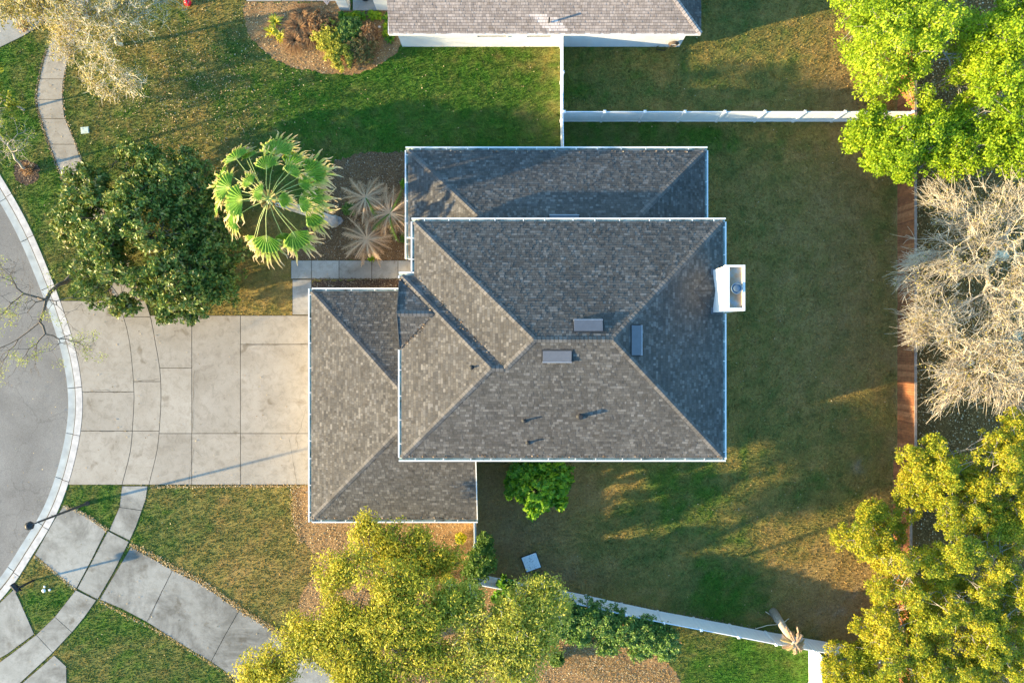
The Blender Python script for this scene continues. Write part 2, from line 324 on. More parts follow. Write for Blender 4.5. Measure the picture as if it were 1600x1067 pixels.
# (px, py, rx, ry, dryness 0 lush .. 1 bare)  blended by weight; back yard raised to lift the house shadow
PATCH = [(640,150,230,90,.10),(420,150,90,80,.28),(280,120,110,130,.46),(170,190,60,60,.36),(240,40,120,60,.5),(860,130,25,70,.42),(560,225,120,22,.15),
 (70,290,35,90,.22),(30,140,45,60,.12),(90,400,30,50,.38),(410,450,50,45,.72),(400,380,40,50,.65),(330,210,60,40,.6),
 (960,110,90,60,.45),(1090,90,70,70,.50),(1230,90,70,80,.55),(1310,130,60,90,.85),(1100,168,200,10,.75),(1000,212,90,14,.30),(1105,205,40,14,.05),(1230,210,70,20,.5),
 (1170,300,45,70,.64),(1200,430,60,100,.72),(1180,560,50,90,.64),(1240,500,40,100,.78),(1310,320,60,110,.80),(1330,480,55,110,.75),(1310,600,60,60,.66),(1340,250,50,50,.85),(1385,400,14,200,.5),  # shaded back yard: values raised, shadow brightening painted into the turf colour
 (1200,670,70,50,.48),(1320,690,50,50,.55),(1330,640,30,14,.25),(1080,790,80,50,.30),(1040,745,60,20,.22),(950,740,40,28,.70),(900,790,60,50,.75),(800,850,60,70,.88),(760,760,30,50,.85),
 (870,880,60,40,.85),(1000,870,60,40,.45),(1120,850,70,40,.45),(980,910,80,28,.72),(1130,915,45,30,.05),(1180,940,40,20,.10),(1240,900,70,60,.80),(1300,930,50,50,.95),(1250,790,90,60,.55),(1330,760,50,50,.60),(1290,965,50,20,.98),(1330,760,14,10,0),(1400,800,40,80,.7),
 (290,810,70,40,.36),(370,790,60,30,.62),(260,850,50,30,.30),(380,870,60,50,.66),(330,900,80,50,.60),(430,900,40,50,.72),(150,785,30,25,.20),(70,900,30,20,.55),(70,945,30,30,.18),
 (180,980,50,30,.15),(220,1030,90,40,.32),(150,1050,50,20,.5),(300,1060,60,20,.35),(1150,1040,70,35,.0),(1080,1010,30,25,.45),(1250,1040,40,30,.1),(1060,1055,30,20,.5),
 (1500,500,90,400,1.0),(1520,100,90,150,.95),(1510,900,90,180,.95),(140,620,5,5,.3)]
def dry_shade_lift(x, y):
    px = CX+x*F/H; py = CY-y*F/H
    px2 = px+(fbm(x, y, .45, 3, 11)-.5)*70; py2 = py+(fbm(x, y, .45, 3, 22)-.5)*70
    num = .45*.04*np.ones_like(px); den = .04*np.ones_like(px)
    for a, b, rx, ry, v_ in PATCH:
        wgt = np.exp(-((px2-a)/rx)**2-((py2-b)/ry)**2); num += wgt*v_; den += wgt
    dry = num/den + (fbm(x, y, .8, 4, 5)-.5)*.42 + (fbm(x, y, 1.8, 2, 15)-.5)*.34 + (fbm(x, y, 3.5, 3, 9)-.5)*.38
    return np.clip(dry, 0, 1)
RAMP = np.array([(0,.052,.140,.010),(.2,.088,.148,.018),(.4,.145,.155,.036),(.6,.235,.185,.046),(.8,.305,.208,.062),(1.0,.345,.235,.085)])
def lawncol(x, y):
    dd = dry_shade_lift(x, y); c = np.stack([np.interp(dd, RAMP[:,0], RAMP[:,i]) for i in (1,2,3)], 1)
    px = CX+x*F/H; py = CY-y*F/H
    for a, b, rx, ry_, st_ in [(800,845,75,70,.75),(770,770,30,60,.7),(900,760,60,30,.35),(880,900,70,22,.6),(1290,960,90,40,.5),(1340,520,60,120,.3),(1320,290,50,90,.3),(1330,150,50,60,.35)]:
        k = (np.exp(-((px-a)/rx)**2-((py-b)/ry_)**2)*st_*np.clip(fbm(x, y, 1.3, 3, 55)*2, 0, 1))[:, None]; c = c*(1-k)+np.array([.29,.18,.085])*k
    c = c*(.78+.44*fbm(x, y, 2.6, 3, 77))[:, None]
    # pale, sandy bare spots
    px = CX+x*F/H; py = CY-y*F/H
    for a, b, r_ in [(1325,925,14),(1310,958,13),(1275,975,18),(1345,725,12),(320,1000,1)]:
        k = np.exp(-((px-a)**2+(py-b)**2)/r_**2)*fbm(x, y, 3, 2, 30)*1.5; k = np.clip(k*np.clip(fbm(x, y, 2.2, 3, 31)*3-1.1, 0, 1), 0, .6)[:, None]; c = c*(1-k)+np.array([.34,.29,.22])*k
    return c

# ---------------------------------------------------------------- ground sheets
tag(MB().add([(-900,-900,-.35),(900,-900,-.35),(900,900,-.35),(-900,900,-.35)], [(0,1,2,3)]).build('ground', simple('far_ground', (.09,.10,.035), .95, 0, .3, .2)), kind='structure')
rd = [(-300,-300),(-300,300)]
k3 = [((p[0]-CX)*H/F, (CY-p[1])*H/F) for p in K3]
rp = MB(); n3 = len(k3)
rp.add([(-200, q[1], -.11) for q in k3]+[(q[0]+.05, q[1], -.11) for q in k3], [(i, i+1, n3+i+1, n3+i) for i in range(n3-1)])
tag(rp.build('road', M['asphalt']), kind='structure')
ys = np.arange(-31, 31.01, .25); ts = np.linspace(0, 1, 301)
X = np.zeros((len(ys), 301)); Y = np.repeat(ys[:, None], 301, 1)
for i, y_ in enumerate(ys): k_ = kerbx(y_); X[i] = k_+(48-k_)*ts
x_, y_ = X.ravel(), Y.ravel(); idx = np.arange(len(x_)).reshape(X.shape)
fq = np.stack([idx[:-1,:-1], idx[:-1,1:], idx[1:,1:], idx[1:,:-1]], -1).reshape(-1, 4)
lawn = mesh_np('lawn', np.stack([x_, y_, np.zeros_like(x_)], 1), fq, M['lawn'], attrs={'Col': lawncol(x_, y_)}); lawn['kind'] = 'structure'
# kerb and gutter pan in cast lengths
kerb = empty('kerb', kind='structure')
def strip(a, b, i0, i1, z0, z1, name, mat, parent, gap=True):
    pa = G(a[i0:i1+1]); pb = G(b[i0:i1+1])
    mb = MB(); n = len(pa); vs = [(*p, z1) for p in pa]+[(*p, z1) for p in pb]+[(*p, z0) for p in pa]+[(*p, z0) for p in pb]
    fs = [(i, i+1, n+i+1, n+i) for i in range(n-1)]+[(2*n+i, 2*n+i+1, i+1, i) for i in range(n-1)]+[(n+i, n+i+1, 3*n+i+1, 3*n+i) for i in range(n-1)]
    fs += [(0, n, 3*n, 2*n), (n-1, 2*n-1, 4*n-1, 3*n-1)]
    mb.add(vs, fs); return mb.build(name, mat, parent)
i = 0
while i < len(KB)-2:
    j = min(i+5, len(KB)-1)
    def trim(L):     # small open joint between lengths
        q = [tuple(p) for p in L]; a, b = Vector(q[i]), Vector(q[i+1]); q[i] = tuple(a+(b-a)*.07); return q
    strip(trim(K1), trim(KB), i, j, -.3, .035, 'kerb_stone', M['kerb'], kerb)
    strip(trim(K3), trim(K2), i, j, -.3, -.085, 'gutter_pan', M['pan'], kerb); i = j
strip(K2, K1, 0, len(KB)-1, -.3, -.07, 'kerb_joint_dirt', M['joint'], kerb)

def inset(poly, d_):
    n = len(poly); ar = sum(poly[i][0]*poly[(i+1)%n][1]-poly[(i+1)%n][0]*poly[i][1] for i in range(n)); sgn = 1 if ar > 0 else -1
    out = []
    for i in range(n):
        a, b, c = Vector(poly[i-1]), Vector(poly[i]), Vector(poly[(i+1)%n])
        t1 = (b-a).normalized(); t2 = (c-b).normalized(); n1 = Vector((-t1.y, t1.x))*sgn; n2 = Vector((-t2.y, t2.x))*sgn
        m_ = n1+n2; k = d_*2/max(m_.length_squared, .35); out.append(tuple(b+m_*k))
    return out
def slab_obj(name, px_polys, mat, parent, z=.035, ins=.018):
    jm = MB()
    for i_, q in enumerate(px_polys): jm.prism(inset(G(q), -.012), -.07, .007+.0006*i_)
    jm.build('joint_filler', M['joint'], parent)
    for q in px_polys:
        g = G(q); LANES.append(g); MB().prism(inset(g, ins), -.08, z+random.uniform(-.004, .004)).build(name, mat, parent)
def cut(line, y0, y1):
    """piece of a px line between two photo rows"""
    xs = [p[0] for p in line]; yy = [p[1] for p in line]
    f = lambda v_: float(np.interp(v_, yy, xs))
    return [(f(y0), y0)]+[p for p in line if y0+2 < p[1] < y1-2]+[(f(y1), y1)]
def between(a, b, y0, y1): return cut(a, y0, y1)+cut(b, y0, y1)[::-1]
KBr = [(p[0]+.5, p[1]) for p in KB if 400 < p[1] < 1000]
J1 = smoothline([(180,455),(194,497),(203,535),(209,595),(210,620),(208,660),(204,705),(191,757)])
J2 = smoothline([(222,455),(236,497),(243,535),(250,575),(252,620),(250,660),(246,702),(233,757)])
J0 = [(300, 300), (300, 900)]; J4 = [(376, 300), (376, 900)]; J5 = [(488,300),(488,900)]; J6 = [(500,300),(500,900)]
dw = empty('driveway', kind='structure')
slab_obj('slab', [between(KBr, J1, 470, 612), between(KBr, J1, 612, 673), between(KBr, J1, 673, 757), between(J1, J2, 470, 495), between(J1, J2, 495, 596),
  between(J1, J2, 596, 673), between(J1, J2, 673, 757), between(J2, J0, 493, 575), between(J2, J0, 575, 677), between(J2, J0, 677, 757),
  between(J0, J4, 493, 677), between(J0, J4, 677, 757), between(J4, J6, 493, 538), between(J4, J6, 538, 677), between(J4, J6, 677, 757)], M['concrete'], dw)
wk = empty('front_walk', kind='structure')
slab_obj('slab', [[(457,437),(487,437),(487,492),(457,492)]]+[[(a,407),(b,407),(b,436),(a,436)] for a, b in ((455,487),(487,530),(530,581),(581,622),(622,665),(665,700))], M['walk'], wk)
sw = empty('sidewalk', kind='structure')
SL = smoothline([(112,-60),(98,20),(82,60),(70,92),(63,121),(58,156),(66,190),(80,232),(97,275),(125,340),(158,415),(180,470)])
SR = smoothline([(150,-60),(135,20),(118,60),(106,95),(99,128),(98,156),(101,183),(116,219),(131,262),(160,325),(196,400),(222,470)])
yc = [-50,0,50,88,124,156,186,226,268,312,358,405,470]
slab_obj('slab', [between(SL, SR, yc[i], yc[i+1]) for i in range(len(yc)-1)], M['concrete'], sw)
slab_obj('slab', [[(191,759),(231,759),(228,780),(222,797),(187,792)], [(187,792),(222,797),(213,822),(203,844),(171,828)],
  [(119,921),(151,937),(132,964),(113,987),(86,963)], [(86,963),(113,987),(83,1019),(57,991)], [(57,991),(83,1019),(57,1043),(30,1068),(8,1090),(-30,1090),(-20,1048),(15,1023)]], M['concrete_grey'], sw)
d2 = empty('neighbour_driveway', kind='structure')
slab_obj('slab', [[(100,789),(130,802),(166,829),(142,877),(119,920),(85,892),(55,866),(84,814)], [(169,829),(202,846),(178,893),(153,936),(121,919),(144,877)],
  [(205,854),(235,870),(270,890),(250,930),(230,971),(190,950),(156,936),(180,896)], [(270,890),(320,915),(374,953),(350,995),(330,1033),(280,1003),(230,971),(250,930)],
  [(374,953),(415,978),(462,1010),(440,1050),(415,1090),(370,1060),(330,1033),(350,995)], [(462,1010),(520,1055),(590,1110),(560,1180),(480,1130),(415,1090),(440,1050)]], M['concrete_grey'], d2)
d3 = empty('corner_driveway', kind='structure')
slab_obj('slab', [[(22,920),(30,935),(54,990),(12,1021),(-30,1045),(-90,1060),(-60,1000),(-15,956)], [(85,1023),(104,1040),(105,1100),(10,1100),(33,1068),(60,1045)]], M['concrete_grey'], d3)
d4 = empty('upper_corner_pavement', kind='structure')
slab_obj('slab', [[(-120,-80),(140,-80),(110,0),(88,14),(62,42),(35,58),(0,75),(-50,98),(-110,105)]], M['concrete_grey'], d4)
nw = empty('neighbour_walk', kind='structure')
slab_obj('slab', [[(a,-60),(b,-60),(b,3),(a,3)] for a, b in ((385,440),(440,495),(495,545))], M['walk'], nw)
# fine cracks (thin dark strips lying on the slabs)
def crack(pts, w_=.02, z=.043):
    p = [P(x, y, z) for x, y in pts]; q = []
    for i in range(len(p)-1):
        for k in range(6):
            t = k/6; v_ = p[i].lerp(p[i+1], t); v_ += Vector((random.uniform(-.03,.03), random.uniform(-.03,.03), 0)); q.append(v_)
    q.append(p[-1]); mb = MB(); vs = []
    for i, v_ in enumerate(q):
        t = (q[min(i+1, len(q)-1)]-q[max(i-1, 0)]).normalized(); nrm = Vector((-t.y, t.x, 0)); ww = w_*random.uniform(.3, 1)*(.3 if i in (0, len(q)-1) else 1)
        vs += [v_-nrm*ww/2, v_+nrm*ww/2]
    mb.add(vs, [(2*i, 2*i+2, 2*i+3, 2*i+1) for i in range(len(q)-1)]); return mb.build('crack', M['joint'], dw)
for pts in ([(130,614),(150,610),(168,609),(178,613),(208,612)], [(126,672),(160,674),(205,673)], [(211,596),(228,594),(249,592)], [(477,640),(470,668),(462,682),(466,700)],
            [(452,683),(457,715),(461,740),(463,756)], [(303,575),(302,620),(301,676)], [(303,700),(297,730),(295,757)], [(305,703),(316,714)], [(378,540),(430,539),(487,536)], [(268,893),(250,930),(232,970)]): crack(pts)

# mulch beds
def bed(name, pts, mat, z=.006):
    g = []; sm = smoothline(pts+[pts[0]], 4)[:-1]
    for x, y in sm: q = P(x, y); g.append((q.x+random.uniform(-.09,.09), q.y+random.uniform(-.09,.09)))
    o = MB(); o.add([(a, b, z) for a, b in g], [tuple(range(len(g)))]); o = o.build(name, mat); o['kind'] = 'structure'; BEDS.append(g); return g
BEDS = []
B1 = bed('planting_bed', [(381,4),(382,25),(386,48),(404,72),(436,97),(480,110),(520,116),(550,118),(580,108),(605,94),(626,74),(622,40),(600,18),(548,18),(546,4),(460,4)], M['mulch_leaf'])
B2 = bed('planting_bed', [(524,252),(560,241),(600,238),(640,238),(668,240),(668,330),(660,406),(560,406),(456,405),(464,370),(490,340),(500,290)], M['mulch'])
B3 = bed('planting_bed', [(488,438),(560,438),(640,438),(640,470),(560,470),(488,470)], M['mulch_dark'])
B4 = bed('planting_bed', [(456,764),(480,758),(520,760),(520,800),(620,812),(728,812),(738,850),(742,893),(800,912),(880,935),(980,958),(1062,1002),(1040,1015),(1048,1040),(1062,1067),(1062,1130),(620,1130),(560,1080),(500,1030),(466,990),(470,930),(500,880),(462,830)], M['mulch_leaf'])
B5 = bed('woodland_floor', [(1424,-120),(1424,200),(1424,500),(1424,800),(1424,1160),(1900,1160),(1900,500),(1900,-120)], M['soil'])
B6 = bed('tree_circle', [(20,262),(36,250),(56,258),(62,272),(50,286),(30,288)], M['mulch_dark'])

# ---------------------------------------------------------------- small loose pieces scattered in a mesh
def scatter(name, n, box, size, mat, mask=None, z=.02, zr=.02, kind='stuff', parent=None, aspect=1.6):
    x = rng.uniform(box[0], box[2], n); y = rng.uniform(box[1], box[3], n); ok = np.ones(n, bool)
    if mask is not None: ok = mask(x, y)
    x, y = x[ok], y[ok]; n = len(x); a = rng.uniform(0, 2*np.pi, n); s_ = rng.uniform(.5, 1.3, n)*size
    u = np.stack([np.cos(a), np.sin(a), rng.uniform(-.5, .5, n)], 1)*s_[:, None]*aspect/2; v = np.stack([-np.sin(a), np.cos(a), rng.uniform(-.5, .5, n)], 1)*s_[:, None]/2
    c = np.stack([x, y, z+rng.uniform(0, zr, n)], 1); V = np.stack([c-u, c-v, c+u, c+v], 1).reshape(-1, 3); Fc = np.arange(4*n).reshape(-1, 4)
    o = mesh_np(name, V, Fc, mat, parent=parent); o['kind'] = kind; return o
def bb(g): a = np.array(g); return (a[:,0].min(), a[:,1].min(), a[:,0].max(), a[:,1].max())
for g, mt, dens in ((B1, 'litter_orange', 40), (B2, 'chips', 60), (B3, 'chips', 60), (B4, 'litter_orange', 55), (B6, 'chips', 60)):
    b_ = bb(g); scatter('mulch_chips', int((b_[2]-b_[0])*(b_[3]-b_[1])*dens*2), b_, .05, M[mt], lambda x, y, g=g: inpoly(x, y, g))
g_ = G([(860,1000),(1040,1000),(1060,1067),(840,1067)]); scatter('pale_bark_nuggets', 9000, bb(g_), .04, M['litter_orange'], lambda x, y: inpoly(x, y, g_) & (fbm(x, y, .6, 3, 3) > .42), z=.035)
g_w = G([(1430,-40),(1640,-40),(1640,1100),(1430,1100)]); scatter('forest_litter', 16000, bb(g_w), .08, M['litter_orange'], z=.02)
g_l = G([(100,-20),(400,-20),(400,200),(330,240),(200,260),(120,190)])
scatter('leaf_litter', 15000, (-31, 4, -8, 21), .05, M['litter'], lambda x, y: rng.random(len(x)) < (fbm(x, y, .5, 3, 8)*1.5)*np.exp(-((x+20)/5.5)**2-((y-16)/5.5)**2)*(x > kerbx(y)+.1), z=.05)
scatter('leaf_litter', 1500, (-31, -20, 24, 20), .05, M['litter'], lambda x, y: ~inpoly(x, y, G([(1420,-50),(1700,-50),(1700,1100),(1420,1100)])), z=.05)
g_s = G([(380,950),(205,845),(230,858),(470,1000),(520,1050)])
# dry orange fringe beside the neighbour driveway and the drive edges
def fringe(pts, n, wid, mat):
    p = [P(*q) for q in smoothline(pts)]; V = []; 
    for _ in range(n):
        k = random.randrange(len(p)-1); q = p[k].lerp(p[k+1], random.random()); t = (p[k+1]-p[k]).normalized(); nn_ = Vector((-t.y, t.x, 0))
        c = q+nn_*random.gauss(0, wid)+Vector((0,0,random.uniform(.03,.07))); a = random.uniform(0, 6.28); s_ = random.uniform(.012,.03)
        u = Vector((math.cos(a), math.sin(a), .3))*s_*1.7; v = Vector((-math.sin(a), math.cos(a), .2))*s_; V += [c-u, c-v, c+u, c+v]
    o = mesh_np('dry_grass_fringe', np.array([tuple(v) for v in V]), np.arange(len(V)).reshape(-1, 4), mat); o['kind'] = 'stuff'
fringe([(203,850),(240,868),(275,888),(320,912),(375,950),(430,984),(470,1012)], 2600, .10, M['litter_orange'])
fringe([(236,760),(300,760),(380,759),(484,759)], 900, .05, M['litter_orange'])
fringe([(100,790),(130,802),(168,828)], 500, .06, M['litter'])
fringe([(55,868),(90,897),(119,921)], 300, .05, M['litter'])
fringe([(156,938),(200,962),(260,992),(330,1036),(400,1082)], 700, .06, M['litter_orange'])
fringe([(458,762),(459,790),(462,820),(470,850)], 500, .12, M['litter_orange'])

fringe([(p[0]-1, p[1]) for p in SL if p[1] > 60], 1500, .05, M['chips']); fringe([(p[0]+1, p[1]) for p in SR if p[1] > 60], 700, .04, M['litter'])
fringe([(487,436),(560,436),(640,436)], 300, .04, M['chips']); fringe([(885,914),(890,925),(1000,947),(1112,968),(1215,988)], 500, .08, M['chips'])
# grass blades
def blades(n):
    x = rng.uniform(-32.5, 25, n); y = rng.uniform(-21.5, 21.5, n); ok = x > kerbx(y)+.08
    for g in LANES: ok &= ~inpoly(x, y, g)
    for g in BEDS: ok &= ~inpoly(x, y, g)
    ok &= ~((x > -5) & (x < 10.8) & (y > -5.8) & (y < 10.4)); ok &= ~((x > -11) & (x < -2.3) & (y > -9.8) & (y < 2.5)); ok &= ~((x > -6.6) & (x < 10.3) & (y > 18.1))
    x, y = x[ok], y[ok]; c = lawncol(x, y); dd = dry_shade_lift(x, y); keep = rng.random(len(x)) < 1.05-.45*dd
    x, y, c = x[keep], y[keep], c[keep]; n = len(x); a = rng.uniform(0, 2*np.pi, n); h = rng.uniform(.03, .085, n); wd = rng.uniform(.02, .04, n); l_ = rng.uniform(.0, .07, n); b_ = rng.uniform(0, 2*np.pi, n)
    b0 = np.stack([x-np.cos(a)*wd, y-np.sin(a)*wd, np.full(n, .001)], 1); b1 = np.stack([x+np.cos(a)*wd, y+np.sin(a)*wd, np.full(n, .001)], 1)
    tp = np.stack([x+np.cos(b_)*l_, y+np.sin(b_)*l_, h], 1); V = np.stack([b0, b1, tp], 1).reshape(-1, 3)
    o = mesh_np('grass', V, np.arange(3*n).reshape(-1, 3), M['blade'], attrs={'Col': np.repeat(c, 3, 0)}, kind='stuff')
    tag(o, 'short mown lawn grass, green in patches and dry brown elsewhere', 'grass')
blades(520000)

# ---------------------------------------------------------------- roofs
def row_range(poly2, v):
    xs = []
    n = len(poly2)
    for i in range(n):
        (a, b), (c, d_) = poly2[i], poly2[(i+1)%n]
        if (b <= v < d_) or (d_ <= v < b): xs.append(a+(v-b)/(d_-b)*(c-a))
    return (min(xs), max(xs)) if len(xs) >= 2 else None
def roof_face(poly, parent, mats, nm='roof_face', u=None, expo=.15, label=None, patch=None):
    """poly: 3D outline, planar. Deck solid + courses of raised shingle tabs."""
    p = [Vector(q) for q in poly]; n = Vector((0,0,0))
    for i in range(len(p)): n += p[i].cross(p[(i+1)%len(p)])
    n.normalize()
    if n.z < 0: p.reverse(); n = -n
    v = Vector((0,0,1))-n*n.z; v.normalize(); u = v.cross(n).normalized()      # v up-slope
    o = p[0]; q2 = [((q-o).dot(u), (q-o).dot(v)) for q in p]
    mb = MB(); k = len(p); mb.add([q for q in p]+[q-n*.12 for q in p], [tuple(range(k)), tuple(range(2*k-1, k-1, -1))]+[(i, k+i, k+(i+1)%k, (i+1)%k) for i in range(k)])
    face = mb.build(nm, M['deck'], parent)
    if label: face['label'] = label
    vs = []; mi = []; vmin = min(b for a, b in q2); vmax = max(b for a, b in q2); v0 = vmin-.02
    while v0 < vmax-.01:
        v1 = min(v0+expo-.017, vmax); r0 = row_range(q2, max(v0, vmin+1e-4)); r1 = row_range(q2, v1-1e-4)
        if r0 and r1:
            lo = min(r0[0], r1[0]); hi = max(r0[1], r1[1]); x = lo-random.uniform(0, .3)
            while x < hi:
                wd = random.choice((.10,.13,.15,.17,.17,.2,.24,.32)); x1 = x+wd-.011
                a0, b0 = np.clip(x, *r0), np.clip(x1, *r0); a1, b1 = np.clip(x, *r1), np.clip(x1, *r1)
                if b0-a0 > .01 or b1-a1 > .01:
                    t = random.choice((.012,.014,.016,.026,.03)); 
                    A = o+u*a0+v*v0+n*t; B = o+u*b0+v*v0+n*t; C = o+u*b1+v*v1+n*.006; D = o+u*a1+v*v1+n*.006
                    vs += [A, B, C, D, A-n*t, B-n*t, C-n*.006, D-n*.006]
                    cc = (A+C)/2; mi.append(1 if patch and patch(cc) else 0)
                x += wd
        v0 += expo
    b = np.arange(len(vs)//8)[:, None]*8; T = np.array([[0,1,2,3],[0,4,5,1],[3,7,4,0],[1,5,6,2]])
    f = (b[:, :, None]+T[None]).reshape(-1, 4)
    off = np.array([tuple(q) for q in vs])
    mesh_np('shingles', off, f, mats, parent=parent, mi=np.repeat(mi, 4), kind='stuff').parent = face
    return face
def caps(a, b, parent, mat, n1, n2, expo=.21, w_=.15):
    """ridge/hip cap shingles running a->b, lapping the two faces with normals n1, n2"""
    a, b = Vector(a), Vector(b); d_ = (b-a); L = d_.length; d_.normalize(); n1, n2 = Vector(n1).normalized(), Vector(n2).normalized()
    s1 = n1.cross(d_).normalized(); s2 = n2.cross(d_).normalized()
    if s1.dot(n2) > 0: s1 = -s1
    if s2.dot(n1) > 0: s2 = -s2
    up = (n1+n2).normalized(); vs = []; k = 0
    while k*expo < L:
        p0 = a+d_*(k*expo); p1 = a+d_*min(L, (k+1)*expo-.028)
        for p, t in ((p0, .05), (p1, .032)): vs += [p+up*t, p+s1*w_+n1*t*.8, p+s2*w_+n2*t*.8]
        for p in (p0, p1): vs += [p+s1*w_, p+s2*w_]
        k += 1
    b_ = np.arange(k)[:, None]*10; T = np.array([[0,1,4,3],[2,0,3,5],[1,6,8,4],[2,5,9,7],[0,2,7,6]])
    return mesh_np('ridge_caps', np.array([tuple(v) for v in vs]), (b_[:, :, None]+T[None]).reshape(-1, 4), mat, parent=parent, kind='stuff')
SN = Vector((0,-.41,.912)); NN = Vector((0,.41,.912)); WN = Vector((-.41,0,.912)); EN = Vector((.41,0,.912))
k = .45
house = empty('house', 'large two-storey house with dark grey shingled hip roofs, white gutters and a white chimney', 'house', (0,0,0))
E = 5.6; xL, xR, yT, yB, xb, ybT = -5.19, 11.23, 6.38, -6.19, -5.87, 3.50
ry = (yT+yB)/2; hw = (yT-yB)/2; zr = E+k*hw; rx0, rx1 = xL+hw, xR-hw; bh = (ybT-yB)/2; bry = (ybT+yB)/2; bz = E+k*bh; bx0 = xb+bh; bx1 = bx0+(xL-xb)
SH = [M['shingle'], M['shingle_new']]
roof = house
def face(poly, nm='roof_face', label=None): return roof_face(poly, roof, SH, nm, label=label)
face([(xL,yT,E),(xR,yT,E),(rx1,ry,zr),(rx0,ry,zr)])
face([(xR,yT,E),(xR,yB,E),(rx1,ry,zr)])
face([(xb,yB,E),(xR,yB,E),(rx1,ry,zr),(rx0,ry,zr),(bx1,bry,bz),(bx0,bry,bz)])
face([(xL,yT,E),(rx0,ry,zr),(bx1,bry,bz),(xL,ybT,E)])
face([(xb,ybT,E),(xL,ybT,E),(bx1,bry,bz),(bx0,bry,bz)])
# west face of the projecting block, with the small cross gable in it
gm = 1.45; gh = 1.84; gz = E+k*gh; gx = xb+gh
face([(xb,gm-gh,E),(xb,yB,E),(bx0,bry,bz),(xb+(ybT-gm)+.0,gm,E+k*(ybT-gm)),(gx,gm,gz)] if False else [(xb,yB,E),(bx0,bry,bz),(xb,ybT,E)])
gr = .02
face([(xb-.12,gm+gh,E+gr),(gx,gm,gz+gr),(xb-.12,gm,gz+gr)]); face([(xb-.12,gm-gh,E+gr),(gx,gm,gz+gr),(xb-.12,gm,gz+gr)])
MB().add([(xb-.04,gm+gh,E-.12),(xb-.04,gm-gh,E-.12),(xb-.04,gm,gz-.13),(xb+.04,gm+gh,E-.12),(xb+.04,gm-gh,E-.12),(xb+.04,gm,gz-.13)], [(0,1,2),(3,5,4),(0,3,4,1),(1,4,5,2),(2,5,3,0)]).build('gable_wall', M['stucco'], house)
C_ = M['cap']
caps((rx0-.05,ry,zr),(rx1+.05,ry,zr),roof,C_,NN,SN)
caps((xR,yT,E),(rx1,ry,zr),roof,C_,NN,EN); caps((xR,yB,E),(rx1,ry,zr),roof,C_,SN,EN); caps((xL,yT,E),(rx0,ry,zr),roof,C_,NN,WN)
caps((bx1,bry,bz),(rx0,ry,zr),roof,C_,SN,WN); caps((xb,yB,E),(bx0,bry,bz),roof,C_,SN,WN); caps((xb,ybT,E),(bx0,bry,bz),roof,C_,NN,WN)
caps((bx0,bry,bz),(bx1,bry,bz),roof,C_,SN,NN); caps((xb-.12,gm,gz+gr),(gx,gm,gz+gr),roof,C_,SN,NN)
# chimney cricket
cx0, cyn, cys = 10.6, 3.75, 1.54; cz = E+k*(xR-cx0); cm = (cyn+cys)/2; cr = cz+k*(cyn-cys)/2; ce = xR-(cr-E)/k
face([(cx0,cyn,cz+.02),(cx0,cm,cr+.02),(ce,cm,cr+.02)], 'cricket_face'); face([(cx0,cys,cz+.02),(cx0,cm,cr+.02),(ce,cm,cr+.02)], 'cricket_face')
# garage roof
gE = 2.8; gL, gR, gT, gB = -11.5, -2.02, 2.87, -10.2; gw = (gT-gB)/2; gry = (gT+gB)/2; grz = gE+k*gw; grx = gL+gw; wx = -4.6
def planeZ_S(y): return gE+k*(y-gB)
face([(gL,gT,gE),(-5.2,gT,gE),(-5.2,gT-(-5.2-gL),gE+k*(-5.2-gL)) if False else (-5.3,gT-6.2,gE+k*6.2),(gL+6.2,gT-6.2,gE+k*6.2)])
face([(gL,gT,gE),(gL,gB,gE),(gL+6.1,gB+6.1,gE+k*6.1),(gL+6.1,gT-6.1,gE+k*6.1)])
face([(gL,gB,gE),(gR,gB,gE),(gR,-5.7,planeZ_S(-5.7)),(-5.3,-5.7,planeZ_S(-5.7)),(-5.3,gB+6.1,gE+k*6.1),(gL+6.1,gB+6.1,gE+k*6.1)])
caps((gL,gT,gE),(gL+6.0,gT-6.0,gE+k*6),roof,C_,NN,WN); caps((gL,gB,gE),(gL+6.0,gB+6.0,gE+k*6),roof,C_,SN,WN)
# single-storey north wing
wL, wR, wT = -5.95, 11.06, 10.97; wr = wT-5.7; wz = gE+k*wr
face([(wL,wT,gE),(wR,wT,gE),(wR-wr,5.7,wz),(wL+wr,5.7,wz)]); face([(wR,wT,gE),(wR,5.7,gE),(wR-wr,5.7,wz)])
face([(wL,wT,gE),(wL+wr,5.7,wz),(wL+2.2,5.7,gE+k*2.2),(wL+2.2,4.9,gE+k*2.2),(wL,4.9,gE)])
caps((wL,wT,gE),(wL+wr,5.7,wz),roof,C_,NN,WN); caps((wR,wT,gE),(wR-wr,5.7,wz),roof,C_,NN,EN)

